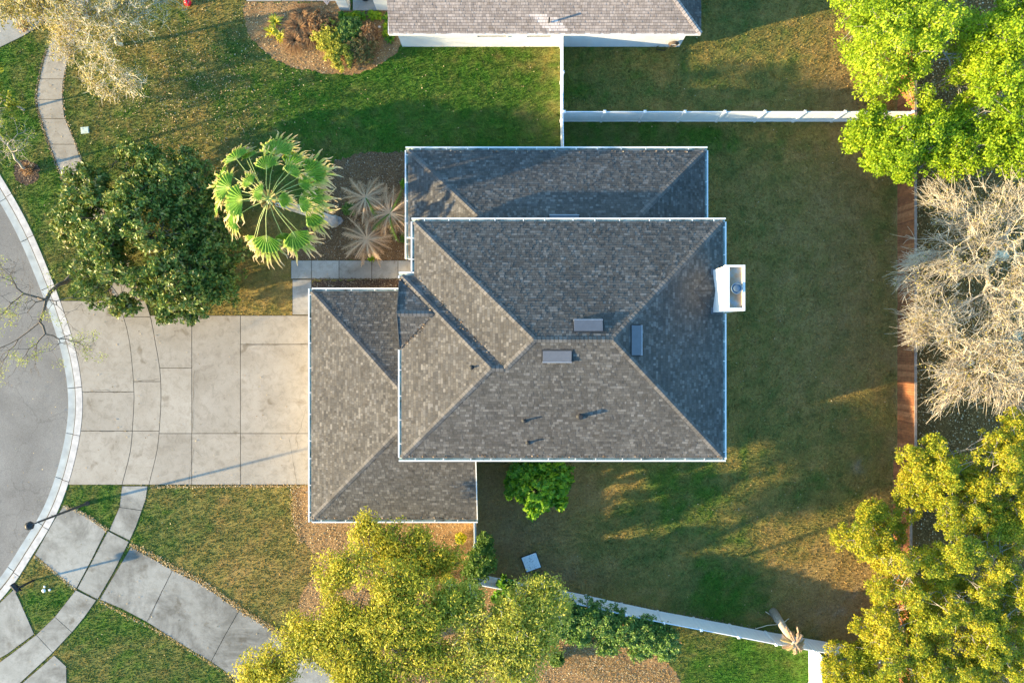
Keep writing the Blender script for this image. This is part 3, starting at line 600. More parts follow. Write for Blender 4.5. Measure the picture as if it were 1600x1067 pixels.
# gutters: white U-channel, hanger straps every ~1.3 m
def gutter(a, b, parent, out, mat=None, straps=True, e0=0, e1=0):
    a, b, out = Vector(a), Vector(b), Vector(out); u = (b-a).normalized(); a = a-u*e0; b = b+u*e1; z = Vector((0,0,1))
    pr = [(.0,.0),(.0,-.12),(.09,-.14),(.135,-.05),(.15,.0),(.175,.0),(.175,-.012),(.155,-.07),(.10,-.155),(-.012,-.13),(-.012,.0)]
    mb = MB(); vs = [a+out*x+z*y for x, y in pr]+[b+out*x+z*y for x, y in pr]; n = len(pr)
    fs = [(i, (i+1)%n, n+(i+1)%n, n+i) for i in range(n)]; mb.add(vs, fs[:4], 1); mb.f = mb.f; mb.add(vs, fs[4:], 0)
    mb.add([a+out*x+z*y for x, y in pr], [tuple(range(n))]); mb.add([b+out*x+z*y for x, y in pr], [tuple(range(n))[::-1]])
    g = mb.build('gutter', [M['white'], M['trough']], parent)
    MB().beam(a+out*.17+z*.004, b+out*.17+z*.004, .075, .02).build('gutter_lip', M['white'], parent).parent = g
    if straps:
        L = (b-a).length; x = random.uniform(.4, .9)
        while x < L-.2:
            c = a+u*x; MB().beam(c+out*(-.05)+z*.016, c+out*.165+z*.016, .045, .012).build('gutter_strap', M['white'], parent).parent = g; x += random.uniform(1.0, 1.6)
    return g
W_, E_, N_, S_ = (-1,0,0), (1,0,0), (0,1,0), (0,-1,0); gz_ = E-.02
gutter((xL,yT,gz_),(xR,yT,gz_),house,N_,e0=.17,e1=.17); gutter((xR,yB,gz_),(xR,cys-.05,gz_),house,E_,e0=.1); gutter((xR,cyn+.05,gz_),(xR,yT,gz_),house,E_)
gutter((xb,yB,gz_),(xR,yB,gz_),house,S_,e0=.17,e1=.17); gutter((xb,yB,gz_),(xb,gm-gh-.05,gz_),house,W_); gutter((xL,ybT+.17,gz_),(xL,yT,gz_),house,W_)
gutter((xb,ybT,gz_),(xL,ybT,gz_),house,N_,e0=.17,e1=-.03); gutter((xb,gm+gh,gz_-.0),(xb,ybT,gz_),house,W_,e0=-.08)
g2 = gE-.02
gutter((gL,gB,g2),(gL,gT,g2),house,W_,e0=.17,e1=.17); gutter((gL,gT,g2),(-5.2,gT,g2),house,N_,e1=-.02); gutter((gL,gB,g2),(gR,gB,g2),house,S_,e1=.05)
gutter((wL,wT,g2),(wR,wT,g2),house,N_,e0=.17,e1=.17); gutter((wR,5.9,g2),(wR,wT,g2),house,E_); gutter((wL,4.9,g2),(wL,wT,g2),house,W_,e0=.17); gutter((wL,4.9,g2),(-5.3,4.9,g2),house,S_,straps=False)
MB().beam((gR+.03,gB,gE+.0),(gR+.03,-5.8,planeZ_S(-5.8)),.05,.14).build('rake_board', M['white'], house)
MB().beam((xb-.13,gm+gh,E),(xb-.13,gm,gz),.03,.14).beam((xb-.13,gm,gz),(xb-.13,gm-gh,E),.03,.14).build('rake_board', M['shingle'], house)
MB().box((-6.0,5.88,2.55),(-5.3,5.98,2.65)).tube([(-5.33,5.93,E-.15),(-5.33,5.93,2.95),(-6.02,5.93,2.93)], .055, 6).build('downspout', M['white'], house)
# walls
def wallbox(a, b): MB().box(a, b).build('wall', M['stucco'], house)
wallbox((-4.7,-5.7,0),(10.75,5.9,E-.12)); wallbox((-5.4,-5.7,2.7),(-4.7,3.0,E-.12)); wallbox((-11.0,-9.7,0),(-4.7,2.35,gE-.12)); wallbox((-4.7,-9.7,0),(-2.25,-5.7,gE-.12)); wallbox((-4.7,5.9,0),(10.6,10.45,gE-.12))
MB().add([(-2.3,-9.7,gE-.13),(-2.3,-5.75,gE-.13),(-2.3,-5.75,planeZ_S(-5.75)-.16),(-2.25,-9.7,gE-.13),(-2.25,-5.75,gE-.13),(-2.25,-5.75,planeZ_S(-5.75)-.16)],[(0,2,1),(3,4,5),(0,1,4,3),(1,2,5,4),(2,0,3,5)]).build('gable_wall', M['stucco'], house)
def soffit(a, b): MB().box(a, b).build('soffit', M['white'], house)
soffit((xL,yB,E-.19),(xR,-5.7,E-.13)); soffit((xL,5.9,E-.19),(xR,yT,E-.13)); soffit((10.75,-5.7,E-.19),(xR,5.9,E-.13)); soffit((gL,gB,gE-.19),(gR,-9.7,gE-.13)); soffit((gL,-9.7,gE-.19),(-11.0,gT,gE-.13)); soffit((wL,10.45,gE-.19),(wR,wT,gE-.13))
def window(parent, c, w_, h_, n):
    c, n = Vector(c), Vector(n); u = Vector((0,0,1)).cross(n)
    fr = MB()
    for s_ in (-1, 1):
        fr.obox(c+u*s_*w_/2+n*.02, u, .05, (0,0,1), h_/2+.05, n, .04); fr.obox(c+Vector((0,0,s_*h_/2))+n*.02, u, w_/2-.05, (0,0,1), .05, n, .04)
    fr.obox(c+n*.02, u, w_/2-.05, (0,0,1), .025, n, .03)
    f = fr.build('window', M['white'], parent); p_ = MB().obox(c+n*.012, u, w_/2-.04, (0,0,1), h_/2-.04, n, .008).build('pane', M['glass'], parent); p_.parent = f
for x in (0.5, 4.5, 8.5): window(house, (x,-5.7,4.1), 1.2, 1.3, (0,-1,0)); window(house, (x,-5.7,1.5), 1.2, 1.3, (0,-1,0))
for y in (-4,-1): window(house, (10.75,y,4.1), 1.2, 1.3, (1,0,0)); window(house, (10.75,y,1.4), 1.6, 1.8, (1,0,0))
for x in (-2, 3, 8): window(house, (x,10.45,1.5), 1.2, 1.2, (0,1,0))
gd = MB().box((-11.06,-8.9,0.05),(-11.0,-4.1,2.2)).build('garage_door', M['white'], house)
for z_ in (.1,.62,1.14,1.66): MB().box((-11.09,-8.85,z_),(-11.065,-4.15,z_+.48)).build('door_panel', M['white'], house).parent = gd
gd = MB().box((-11.06,-3.3,0.05),(-11.0,-.8,2.2)).build('garage_door', M['white'], house)
for z_ in (.1,.62,1.14,1.66): MB().box((-11.09,-3.25,z_),(-11.065,-.85,z_+.48)).build('door_panel', M['white'], house).parent = gd
# chimney
ctop = 8.15; X0, X1 = 10.6, 11.48
ch = MB().box((X0,cys,0),(X1,cyn,ctop-.05)).build('chimney', M['white'], house)
fr = MB(); fr.box((X0-.03,cys-.03,ctop-.25),(X0+.16,cyn+.03,ctop+.1)); fr.box((X1-.06,cys-.03,ctop-.25),(X1+.05,cyn+.03,ctop+.1))
fr.box((X0+.16,cys-.03,ctop-.25),(X1-.06,cys+.12,ctop+.1)); fr.box((X0+.16,cyn-.07,ctop-.25),(X1-.06,cyn+.03,ctop+.1)); fr.build('chimney_rim', M['white'], house).parent = ch
MB().box((X0+.16,cys+.12,ctop-.1),(X1-.06,cyn-.07,ctop-.04)).build('chimney_pan', M['rust'], house).parent = ch
MB().lathe((11.10,2.62,ctop-.04),[(.15,0),(.15,.14),(.27,.15),(.28,.19),(.26,.205),(.20,.17),(.17,.17),(.15,.22),(.05,.235)],24).build('flue_cap', M['blue_metal'], house, smooth=False).parent = ch
MB().obox((X0-.05,(cys+cyn)/2,cz+.08),(0,1,0),(cyn-cys)/2+.08,Vector((-.912,0,-.0)).normalized(),.05,(0,0,1),.06).box((X0-.1,cys-.07,cz-.2),(11.2,cys-.035,cz+.05)).box((X0-.1,cyn+.035,cz-.2),(11.2,cyn+.07,cz+.05)).build('flashing', M['metal_grey'], house).parent = ch
# low box vents on the roof
def rvent(c, L, D, nrm, along, hgt=.16):
    c, nrm, along = Vector(c), Vector(nrm).normalized(), Vector(along).normalized(); dn = along.cross(nrm)
    if dn.z > 0: dn = -dn
    mb = MB(); p = lambda a, b, h: c+along*a*L/2+dn*b+nrm*h
    mb.add([p(-1,0,.02),p(1,0,.02),p(1,D,.02),p(-1,D,.02),p(-1,0,.05),p(1,0,.05),p(1,D,hgt),p(-1,D,hgt)], [(0,3,2,1),(4,5,6,7),(0,1,5,4),(1,2,6,5),(2,3,7,6),(3,0,4,7)])
    o = mb.build('roof_vent', M['metal_grey'], house); MB().obox(c+dn*D*.5+nrm*.036, along, L/2+.07, dn, D/2+.07, nrm, .004).build('flashing', M['pipe'], house).parent = o; MB().obox(c+dn*(D+.02)+nrm*(hgt*.6), along, L/2+.015, dn, .02, nrm, hgt*.45).build('vent_lip', M['metal_edge'], house).parent = o
def onN(x, px_y): return x
zN = lambda y: E+k*(yT-y); zS = lambda y: E+k*(y-yB); zE = lambda x: E+k*(xR-x)
rvent((3.78,.5,zN(.5)), 1.42, .55, NN, (1,0,0)); rvent((2.24,-.45,zS(-.45)), 1.42, .55, SN, (1,0,0)); rvent((5.95,.06,zE(5.95)), 1.48, .5, EN, (0,1,0))
rvent((2.85,6.35,gE+k*(wT-6.35)), 1.6, .5, NN, (1,0,0))
def rpipe(px, py, r_, h_, f):
    # meet the roof plane at the photographed spot
    z = 7.
    for _ in range(20): q = P(px, py, z); z = f(q)
    q = P(px, py, z); o = MB().tube([(q.x,q.y,z-.1),(q.x,q.y,z+h_)], r_, 10).build('vent_pipe', M['pipe'], house)
    MB().lathe((q.x,q.y,z),[(r_+.09,-.04),(r_+.09,.02),(r_+.01,.1)],12).build('flashing', M['pipe'], house).parent = o
rpipe(906,650,.11,.45,lambda q: zS(q.y)); rpipe(819,657,.045,.32,lambda q: zS(q.y)); rpipe(825,691,.045,.28,lambda q: zS(q.y)); rpipe(737,574,.045,.25,lambda q: E+k*(q.x-xb))

# leaf bits caught in valleys and along gutters
V = []
for a, b, n_, sp in (((xL,ybT,E),(bx1,bry,bz),60,.09),((xb,gm+gh,E),(gx,gm,gz),30,.08),((xb,gm-gh,E),(gx,gm,gz),30,.08),((gL+.1,gB+.1,gE+.02),(gR,gB+.1,gE+.02),90,.06),((xb,yB+.08,E+.03),(xR,yB+.08,E+.03),60,.05),((wL+.1,wT-.1,gE+.03),(wR,wT-.1,gE+.03),60,.06)):
    a, b = Vector(a), Vector(b)
    for _ in range(n_):
        c = a.lerp(b, random.random()**1.2)+Vector((random.gauss(0, sp), random.gauss(0, sp*.6), .06)); t = random.uniform(0, 6.28); s_ = random.uniform(.02, .05); u = Vector((math.cos(t), math.sin(t), .3))*s_*1.6; v = Vector((-math.sin(t), math.cos(t), .3))*s_; V += [c-u, c-v, c+u, c+v]
mesh_np('roof_leaves', np.array([tuple(v) for v in V]), np.arange(len(V)).reshape(-1, 4), M['chips'], kind='stuff')
# ---------------------------------------------------------------- neighbour house
nh = empty('neighbour_house', 'white single-storey house with tan shingle roof at the top edge of the picture', 'house')
nL, nR, nB = -7.06, 10.84, 17.66
stair = [(830,22,858),(834,26,868),(836,30,870),(842,34,873),(846,38,880),(850,42,884),(858,46,884)]
def npatch(c):
    px, py = PX(c.x, c.y, c.z)
    if not (21 < py < 48): return False
    i = min(6, int((py-21)/3.9)); return stair[i][0]-2 < px < stair[i][2]
MT = [M['shingle_tan'], M['shingle_new']]
roof_face([(nL,nB,gE),(nR,nB,gE),(nR-5,nB+5,gE+k*5),(nL,nB+5,gE+k*5)], nh, MT, patch=npatch)
roof_face([(nR,nB,gE),(nR,nB+10,gE),(nR-5,nB+5,gE+k*5)], nh, SH)
roof_face([(nL,nB+10,gE),(nR,nB+10,gE),(nR-5,nB+5,gE+k*5),(nL,nB+5,gE+k*5)], nh, MT)
caps((nR,nB,gE),(nR-5,nB+5,gE+k*5),nh,M['cap_tan'],SN,EN)
MB().box((-6.75,nB+.45,0),(10.3,nB+9.4,gE-.12)).build('wall', M['stucco'], nh)
MB().box((nL,nB,gE-.2),(nR,nB+.5,gE-.13)).box((nL-.02,nB-.035,gE-.2),(nR+.02,nB-.005,gE+.01)).build('soffit', M['white'], nh)
MB().box((nL-.06,nB,gE-.15),(nL-.02,nB+5,gE-.0)).build('rake_board', M['white'], nh)
for x in (1.6,): window(nh, (x,nB+.45,1.9), 1.5, 1.0, (0,-1,0))
window(nh, (-1.2,nB+.45,1.9), 1.8, 1.0, (0,-1,0))
q = P(858,33,3.3); MB().tube([(q.x,q.y,3.1),(q.x,q.y,3.65)], .05, 8).build('vent_pipe', M['pipe'], nh)
MB().prism(G([(552,-60),(552,18),(625,18),(625,-60)]), 0, .12).build('porch_floor', M['walk'], nh)
MB().box((-8.3,20.32,.12),(-6.76,20.55,2.6)).build('porch_wall', M['stucco'], nh)
MB().box((-10.55,20.32,0),(-9.95,20.9,2.6)).build('porch_column', M['white'], nh)
MB().lathe((P(571,-2).x,P(571,-2).y,.12),[(.25,0),(.38,.5),(.36,.52),(.3,.45)],18).build('planter_pot', M['black'], nh)

# ---------------------------------------------------------------- fences
def vinyl_fence(name, label, pts, h=1.78, sp=2.36, first=0.0, group=None):
    f = empty(name, label, 'fence', group=group)
    P3 = [Vector((x, y, 0)) for x, y in pts]; Ls = [(P3[i+1]-P3[i]).length for i in range(len(P3)-1)]; tot = sum(Ls)
    def at(s_):
        for i, L in enumerate(Ls):
            if s_ <= L+1e-6 or i == len(Ls)-1: return P3[i].lerp(P3[i+1], min(1, s_/L))
            s_ -= L
    ss = [0.0]; s_ = first if first > .3 else sp
    while s_ < tot-.4: ss.append(s_); s_ += sp
    ss.append(tot)
    for i, s_ in enumerate(ss):
        c = at(s_); po = MB().box((c.x-.065,c.y-.065,0),(c.x+.065,c.y+.065,h+.05)).build('post', M['vinyl'], f)
        MB().add([(c.x-.085,c.y-.085,h+.05),(c.x+.085,c.y-.085,h+.05),(c.x+.085,c.y+.085,h+.05),(c.x-.085,c.y+.085,h+.05),(c.x,c.y,h+.13)],[(0,3,2,1),(0,1,4),(1,2,4),(2,3,4),(3,0,4)]).build('post_cap', M['vinyl'], f).parent = po
    for i in range(len(ss)-1):
        a, b = at(ss[i]), at(ss[i+1]); u = (b-a).normalized(); L = (b-a).length; a2, b2 = a+u*.066, b-u*.066; Z = Vector((0,0,1))
        MB().beam(a2+Z*(h-.06), b2+Z*(h-.06), .05, .13).build('top_rail', M['vinyl'], f); MB().beam(a2+Z*.09, b2+Z*.09, .05, .14).build('bottom_rail', M['vinyl'], f)
        mb = MB(); nb = max(2, int(L/.28)); w_ = (b2-a2).length/nb; nv = Vector((-u.y, u.x, 0))
        for j in range(nb): c = a2+u*(w_*(j+.5)); mb.obox(c+Z*(h-.125+.16)/2, u, w_/2-.004, Z, (h-.125-.16)/2, nv, .011+.002*(j % 2))
        mb.build('panel_boards', M['vinyl'], f)['kind'] = 'stuff'
    return f
vinyl_fence('vinyl_fence', 'white vinyl fence running from left to right between the two back yards', [(3.08,13.52),(23.62,13.52)], first=2.39, group='white vinyl fences')
vinyl_fence('vinyl_fence', 'white vinyl fence joining the grey-roofed house to the tan-roofed neighbour house', [(3.0,18.05),(3.0,13.6),(3.05,10.5)], first=2.2, group='white vinyl fences')
vinyl_fence('vinyl_fence', 'short white vinyl fence running down from the garage corner beside the small tree', [(-2.25,-9.75),(-2.2,-14.25)], group='white vinyl fences')
bp = [P(*q) for q in ((747,897),(890,924),(1000,949),(1112,970),(1215,990),(1312,1006),(1398,1023))]
vinyl_fence('vinyl_fence', 'long slanting white vinyl fence behind the dark green hedge', [(q.x, q.y) for q in bp], sp=2.25, group='white vinyl fences')
vinyl_fence('vinyl_fence', 'white vinyl fence leaving the bottom edge of the picture beside the bright green lawn', [(18.25,-18.6),(18.35,-26)], group='white vinyl fences')
wf = empty('wood_fence', 'long reddish brown wooden picket fence at the right edge of the back yard', 'fence')
def wood_panel(x, y0, y1, h):
    mb = MB(); y = y0; Z = Vector((0,0,1))
    while y < y1-.05:
        t = random.uniform(-.008,.008); hh = h+random.uniform(-.02,.02); mb.box((x-.01+t, y+.004, .03), (x+.012+t, min(y+.14, y1)-.004, hh)); y += .145
    o = mb.build('pickets', M['wood'], wf); o['kind'] = 'stuff'
    for z_ in (.35,.95,1.5): MB().box((x+.02,y0,z_),(x+.06,y1,z_+.09)).build('rail', M['wood'], wf)
    MB().box((x-.01,y0,h+.022),(x+.13,y1-.01,h+.055)).build('cap_board', M['wood_grey'], wf)
    MB().box((x+.06,y0-.05,0),(x+.15,y0+.05,h+.02)).build('post', M['wood_grey'], wf)
y = -7.2
while y < 24: wood_panel(23.7, y, y+2.4, 1.78); y += 2.4
y = -7.25
while y > -24: wood_panel(23.45, y-2.4, y, 1.74); y -= 2.4

# ---------------------------------------------------------------- lamp, mailbox, small yard things
q = P(137,786); t_ = P(60,813,4.3)
lp = empty('street_lamp', 'dark street lamp post leaning outwards at the kerb between the two driveways', 'street lamp', (q.x,q.y,0))
MB().tube([(q.x,q.y,0),(q.x,q.y,.5),(q.x-.05,q.y-.02,4.3)],[.085,.075,.055],12).build('pole', M['bronze'], lp)
MB().lathe((q.x,q.y,0),[(.15,0),(.14,.12),(.09,.25)],12).build('base', M['bronze'], lp)
hd = Vector((q.x-.05,q.y-.02,4.3)); od = Vector((-.78,-.33,0)).normalized()
MB().tube([hd,hd+od*.16+Vector((0,0,.22)),hd+od*.36+Vector((0,0,.24))],.04,8).build('arm', M['bronze'], lp)
lh = MB().lathe(tuple(hd+od*.42+Vector((0,0,.02))),[(.14,0),(.24,.06),(.23,.22),(.12,.32),(.04,.36)],8).build('lamp_head', M['black'], lp)
MB().lathe(tuple(hd+od*.48+Vector((0,0,-.12))),[(.06,0),(.15,.03),(.17,.135)],12).build('lamp_lens', M['lens'], lp)
q = P(53,906)
mbx = empty('mailbox', 'black mailbox on a dark post beside the kerb at the left edge', 'mailbox', (q.x,q.y,0))
MB().box((q.x-.05,q.y-.05,0),(q.x+.05,q.y+.05,1.45)).build('post', M['black'], mbx)
tq = Vector((q.x,q.y,1.35)); u = Vector((.66,-.75,0)).normalized(); v = Vector((0.75,.66,0)); bc = tq+Vector((-.17,.02,.0))
mb = MB(); n = 8; A_ = []
for e in (-1, 1):
    A_ += [bc+u*e*.28+v*(-.12)+Vector((0,0,-.1))]+[bc+u*e*.28+v*(-.12*math.cos(math.pi*i/n))+Vector((0,0,.04+.12*math.sin(math.pi*i/n))) for i in range(n+1)]+[bc+u*e*.28+v*.12+Vector((0,0,-.1))]
m_ = n+3; mb.add(A_, [(i, (i+1)%m_, m_+(i+1)%m_, m_+i) for i in range(m_)]+[tuple(range(m_))[::-1], tuple(range(m_, 2*m_))]); mb.build('box', M['black'], mbx)
MB().obox(bc+u*.285+Vector((0,0,.02)), u, .008, v, .11, (0,0,1), .11).build('door', M['black'], mbx); MB().obox(tq+Vector((0,0,-.06)), u, .25, v, .04, (0,0,1), .02).build('bracket', M['black'], mbx)
def plate(name, label, cat, cx_, cy_, w_, h_, ang, mat, z=.05, mat2=None):
    c = P(cx_, cy_); u = Vector((math.cos(ang), math.sin(ang), 0)); v = Vector((-u.y, u.x, 0)); o = empty(name, label, cat, (c.x,c.y,0))
    MB().obox(c+Vector((0,0,z/2)), u, w_/2, v, h_/2, (0,0,1), z/2).build('lid', mat, o)
    MB().obox(c+Vector((0,0,z*.35)), u, w_/2+.04, v, h_/2+.04, (0,0,1), z*.35).build('rim', mat2 or mat, o); return o
plate('utility_cover', 'small pale green utility box cover in the lawn beside the sidewalk', 'utility cover', 133, 204, .42, .32, .1, M['lid'])
plate('paving_board', 'square pale blue scuffed board lying in the bare yard above the slanting fence', 'board', 830, 877.5, .93, .93, R(20), M['board'], .12, M['black'])
q = P(296,7)
rb = empty('red_ball', 'round red ball on the lawn at the top edge of the picture', 'ball', (q.x,q.y,0))
MB().lathe((q.x,q.y,0),[(.02,0),(.14,.05),(.2,.15),(.215,.22),(.2,.29),(.14,.39),(.03,.43)],18).build('ball_body', M['red'], rb, smooth=True); MB().lathe((q.x-.1,q.y+.09,.34),[(.03,0),(.07,.03),(.05,.1)],10).build('valve', M['white'], rb)
q = P(515,9)
sg = empty('yard_sign', 'small pale pink diamond yard sign standing in the neighbour planting bed', 'sign', (q.x,q.y,0))
MB().obox((q.x-.05,q.y+.05,.5), Vector((.5,.8,0)).normalized(), .17, Vector((-.5,.4,.75)).normalized(), .17, Vector((.6,-.37,.6)).normalized(), .012).build('sign_plate', simple('pale_pink_sign', (.62,.48,.42), .5), sg)
MB().tube([(q.x,q.y,0),(q.x,q.y,.5)],.015,6).build('stake', M['black'], sg)
# garden hose reel on the neighbour's wall
q = Vector((9.75,17.95,.8))
hr = empty('hose_reel', 'coiled brown garden hose hanging on the white wall near the roof corner', 'hose', tuple(q))
for j in range(4):
    MB().tube([(q.x+(.30-.035*j)*math.cos(a), q.y-.03*j, q.z+(.30-.035*j)*math.sin(a)) for a in [2*math.pi*i/20 for i in range(21)]], .028, 6, cap=False).build('hose_coil', simple('brown_hose', (.12,.09,.065), .6), hr)
MB().tube([(q.x-.9,q.y+.05,.05),(q.x-.92,q.y+.03,.3),(q.x-.8,q.y,.5)],.02,6).tube([(q.x-.9,q.y,.04),(q.x-.4,q.y-.1,.03),(q.x-.1,q.y,.5)],.02,6).build('hose_tail', M['pipe'], hr)
MB().box((q.x-.06,q.y+.02,q.z-.06),(q.x+.06,q.y+.14,q.z+.06)).build('bracket', M['metal_grey'], hr)
# scrap of white paper debris beside the mailbox, stones
def lump(name, label, cat, px, py, r_, mat, z=.06, n=9, squash=.5):
    q = P(px, py); mb = MB(); prof = [(r_*.5,0),(r_,.25*r_*squash*2),(r_*.85,r_*squash*1.2),(r_*.35,r_*squash*1.6)]
    vs = []; 
    for rr, zz in prof: vs += [(q.x+rr*random.uniform(.8,1.2)*math.cos(2*math.pi*i/n), q.y+rr*random.uniform(.8,1.2)*math.sin(2*math.pi*i/n), zz) for i in range(n)]
    fs = [(i*n+j, i*n+(j+1)%n, (i+1)*n+(j+1)%n, (i+1)*n+j) for i in range(3) for j in range(n)]+[tuple(3*n+j for j in range(n)), tuple(range(n))[::-1]]
    return tag(mb.add(vs, fs).build(name, mat), label, cat)
ST = simple('pale_stone', (.55,.52,.47), .8, 0, .2, 6)
lump('pale_stone', 'largest chunk of white debris on the grass beside the black mailbox', 'stone', 69, 922, .13, M['white'])
lump('pale_stone', 'small white debris chunk on the grass, right of the largest chunk by the mailbox', 'stone', 78, 921, .08, M['white'])
lump('pale_stone', 'small white debris chunk on the grass, above the largest chunk by the mailbox', 'stone', 70, 916, .07, M['white'])
lump('garden_stone', 'grey stone lying in the mulch beside the fan palm trunk', 'stone', 529, 345, .3, simple('grey_garden_stone', (.30,.27,.25), .85, 0, .2, 6))
lump('round_pebble', 'round white pebble in the neighbour bed beside the tan roof edge', 'stone', 593, 43, .09, ST)
lump('round_pebble', 'white pebble lying among the dry palms left of the front gutter', 'stone', 588, 357, .06, M['white'])

# ---------------------------------------------------------------- vegetation builders
def tubes_np(name, segs, mat, parent):
    """segs: rows p0(3) p1(3) r0 r1 -> tapered tubes, thick ones 7-sided, thin ones 3-sided"""
    segs = np.array(segs); out = []; V = []; Fc = []; base = 0
    for lo, hi, n in ((0.05, 9, 7), (0, .05, 3)):
        s = segs[(segs[:, 6] >= lo) & (segs[:, 6] < hi)]
        if not len(s): continue
        p0, p1 = s[:, :3], s[:, 3:6]; t = p1-p0; L = np.linalg.norm(t, axis=1, keepdims=True)+1e-9; t /= L
        ref = np.where(np.abs(t[:, 2:3]) > .9, np.array([[1., 0, 0]]), np.array([[0, 0, 1.]])); x = np.cross(t, ref); x /= np.linalg.norm(x, axis=1, keepdims=True)+1e-9; y = np.cross(t, x)
        a = np.arange(n)*2*np.pi/n; ring = x[:, None]*np.cos(a)[None, :, None]+y[:, None]*np.sin(a)[None, :, None]
        p1 = p1+t*s[:, 7:8]*.4
        v = np.concatenate([p0[:, None]+ring*s[:, 6][:, None, None], p1[:, None]+ring*s[:, 7][:, None, None]], 1).reshape(-1, 3)
        q = np.array([[i, (i+1)%n, n+(i+1)%n, n+i] for i in range(n)]); f = (np.arange(len(s))[:, None, None]*2*n+q[None]).reshape(-1, 4)+base
        V.append(v); Fc.append(f); base += len(v)
    return mesh_np(name, np.concatenate(V), np.concatenate(Fc), mat, parent=parent, smooth=True)
def skeleton(root, first, tips, r0, rtip=.012, bend=.16, f=.42, power=.5):
    segs = []; N = len(tips)
    def seg(a, b, ra, rb):
        L = np.linalg.norm(b-a)
        if L > .5:
            k = 3 if L > 1.6 else 2; pr = a; 
            for i in range(1, k+1):
                q = a+(b-a)*i/k+(rng.normal(0, bend*L/k*.55, 3) if i < k else 0); r_a = ra+(rb-ra)*(i-1)/k; r_b = ra+(rb-ra)*i/k
                segs.append([*pr, *q, r_a, r_b]); pr = q
        else: segs.append([*a, *b, ra, rb])
    def rad(n): return max(rtip, r0*(n/N)**power)
    def grow(p, pts, rp):
        n = len(pts)
        if n == 1: seg(p, pts[0], min(rp, rtip*1.5), rtip*.7); return
        c = pts.mean(0); r = rad(n); q = p+(c-p)*(f if n > 3 else .5); seg(p, q, min(rp, r*1.15), r)
        d_ = pts-c; cov = d_.T@d_; w_, V = np.linalg.eigh(cov); ax = V[:, 2]+rng.normal(0, .12, 3); pr = d_@ax
        cut_ = np.quantile(pr, rng.uniform(.35, .65)); A = pts[pr <= cut_]; B = pts[pr > cut_]
        if len(A) == 0 or len(B) == 0: A, B = pts[:n//2], pts[n//2:]
        grow(q, A, r); grow(q, B, r)
    seg(np.array(root, float), np.array(first, float), r0*1.5, r0); grow(np.array(first, float), tips, r0)
    return segs
def leaves_np(cent, n_each, rad, size, zflat=.7, up=.4, aspect=1.8, fold=.18, tint_c=None):
    N = len(cent); c = np.repeat(cent, n_each, 0); n = len(c); dirs = rng.normal(0, 1, (n, 3)); dirs /= np.linalg.norm(dirs, axis=1, keepdims=True); rr = rng.random(n)**.45
    rad = np.repeat(np.broadcast_to(rad, (N,)), n_each); off = dirs*rr[:, None]*rad[:, None]; off[:, 2] *= zflat; p = c+off
    nr = rng.normal(0, 1, (n, 3)); nr[:, 2] = np.abs(nr[:, 2])+up; nr += dirs*.6; nr /= np.linalg.norm(nr, axis=1, keepdims=True)
    a = rng.normal(0, 1, (n, 3)); u = np.cross(nr, a); u /= np.linalg.norm(u, axis=1, keepdims=True)+1e-9; v = np.cross(nr, u)
    s_ = (rng.uniform(.6, 1.35, n)*size)[:, None]; u = u*s_*aspect/2; v = v*s_/2
    V = np.stack([p-u, p-v*1.0-nr*s_*fold*0, p+u-nr*s_*fold, p+v], 1).reshape(-1, 3); Fc = np.arange(4*n).reshape(-1, 4)
    t = np.repeat(tint_c if tint_c is not None else rng.random(N), n_each); t = np.clip(t+rng.normal(0, .08, n), 0, 1)
    return V, Fc, np.repeat(t, 4)
def crown_tips(blobs, n, shell=.45, zmin=.6, minfrac=0):
    """blobs: (px, py, z, r_px, rz_m)"""
    B = [(P(b[0], b[1], b[2]), b[3]*(H-b[2])/F, b[4]) for b in blobs]; w_ = np.array([r*r for _, r, _ in B]); w_ /= w_.sum()
    k = rng.choice(len(B), n, p=w_); d_ = rng.normal(0, 1, (n, 3)); d_ /= np.linalg.norm(d_, axis=1, keepdims=True); d_[:, 2] = np.where(rng.random(n) < .72, np.abs(d_[:, 2]), d_[:, 2])
    r = (shell+(1-shell)*rng.random(n))**1.0*rng.random(n)**.12
    c = np.array([tuple(B[i][0]) for i in k]); R_ = np.array([[B[i][1], B[i][1], B[i][2]] for i in k]); p = c+d_*R_*r[:, None]
    return p[p[:, 2] > zmin]
def tree(name, label, cat, blobs, ntips, nleaf, crad, lsize, lmat, bmat, r0=.18, base=None, fork=.35, shell=.45, zmin=.6, group=None, rtip=.014, up=.4, zflat=.7, aspect=1.8, tipfrac=1.0, crown_name='crown', bend=.16, zbase=0, gap=.0, f=.42):
    tips = crown_tips(blobs, ntips, shell, zmin)
    if gap > 0:      # uneven density: drop tips where a slow noise is low
        g = fbm(tips[:, 0], tips[:, 1], .45, 3, int(abs(blobs[0][0])) % 97); tips = tips[g > np.quantile(g, gap)]
    if base is None: m_ = tips.mean(0); b = (m_[0], m_[1])
    else: q = P(*base); b = (q.x, q.y)
    root = (b[0], b[1], zbase); m_ = tips.mean(0); zf = max(.3, m_[2]*fork); first = (b[0]+(m_[0]-b[0])*.25, b[1]+(m_[1]-b[1])*.25, zf)
    t = empty(name, label, cat, root, group)
    segs = skeleton(root, first, tips, r0, rtip, bend, f); tubes_np('trunk', segs, bmat, t)
    if nleaf:
        lt = tips if tipfrac >= 1 else tips[rng.random(len(tips)) < tipfrac]
        tint = .5*rng.random(len(lt))+.5*np.clip(fbm(lt[:, 0], lt[:, 1], .5, 3, 44)*1.6-.3, 0, 1)
        V, Fc, tt = leaves_np(lt, nleaf, crad, lsize, zflat, up, aspect, tint_c=tint); mesh_np(crown_name, V, Fc, lmat, parent=t, attrs={'tint': tt})
    return t
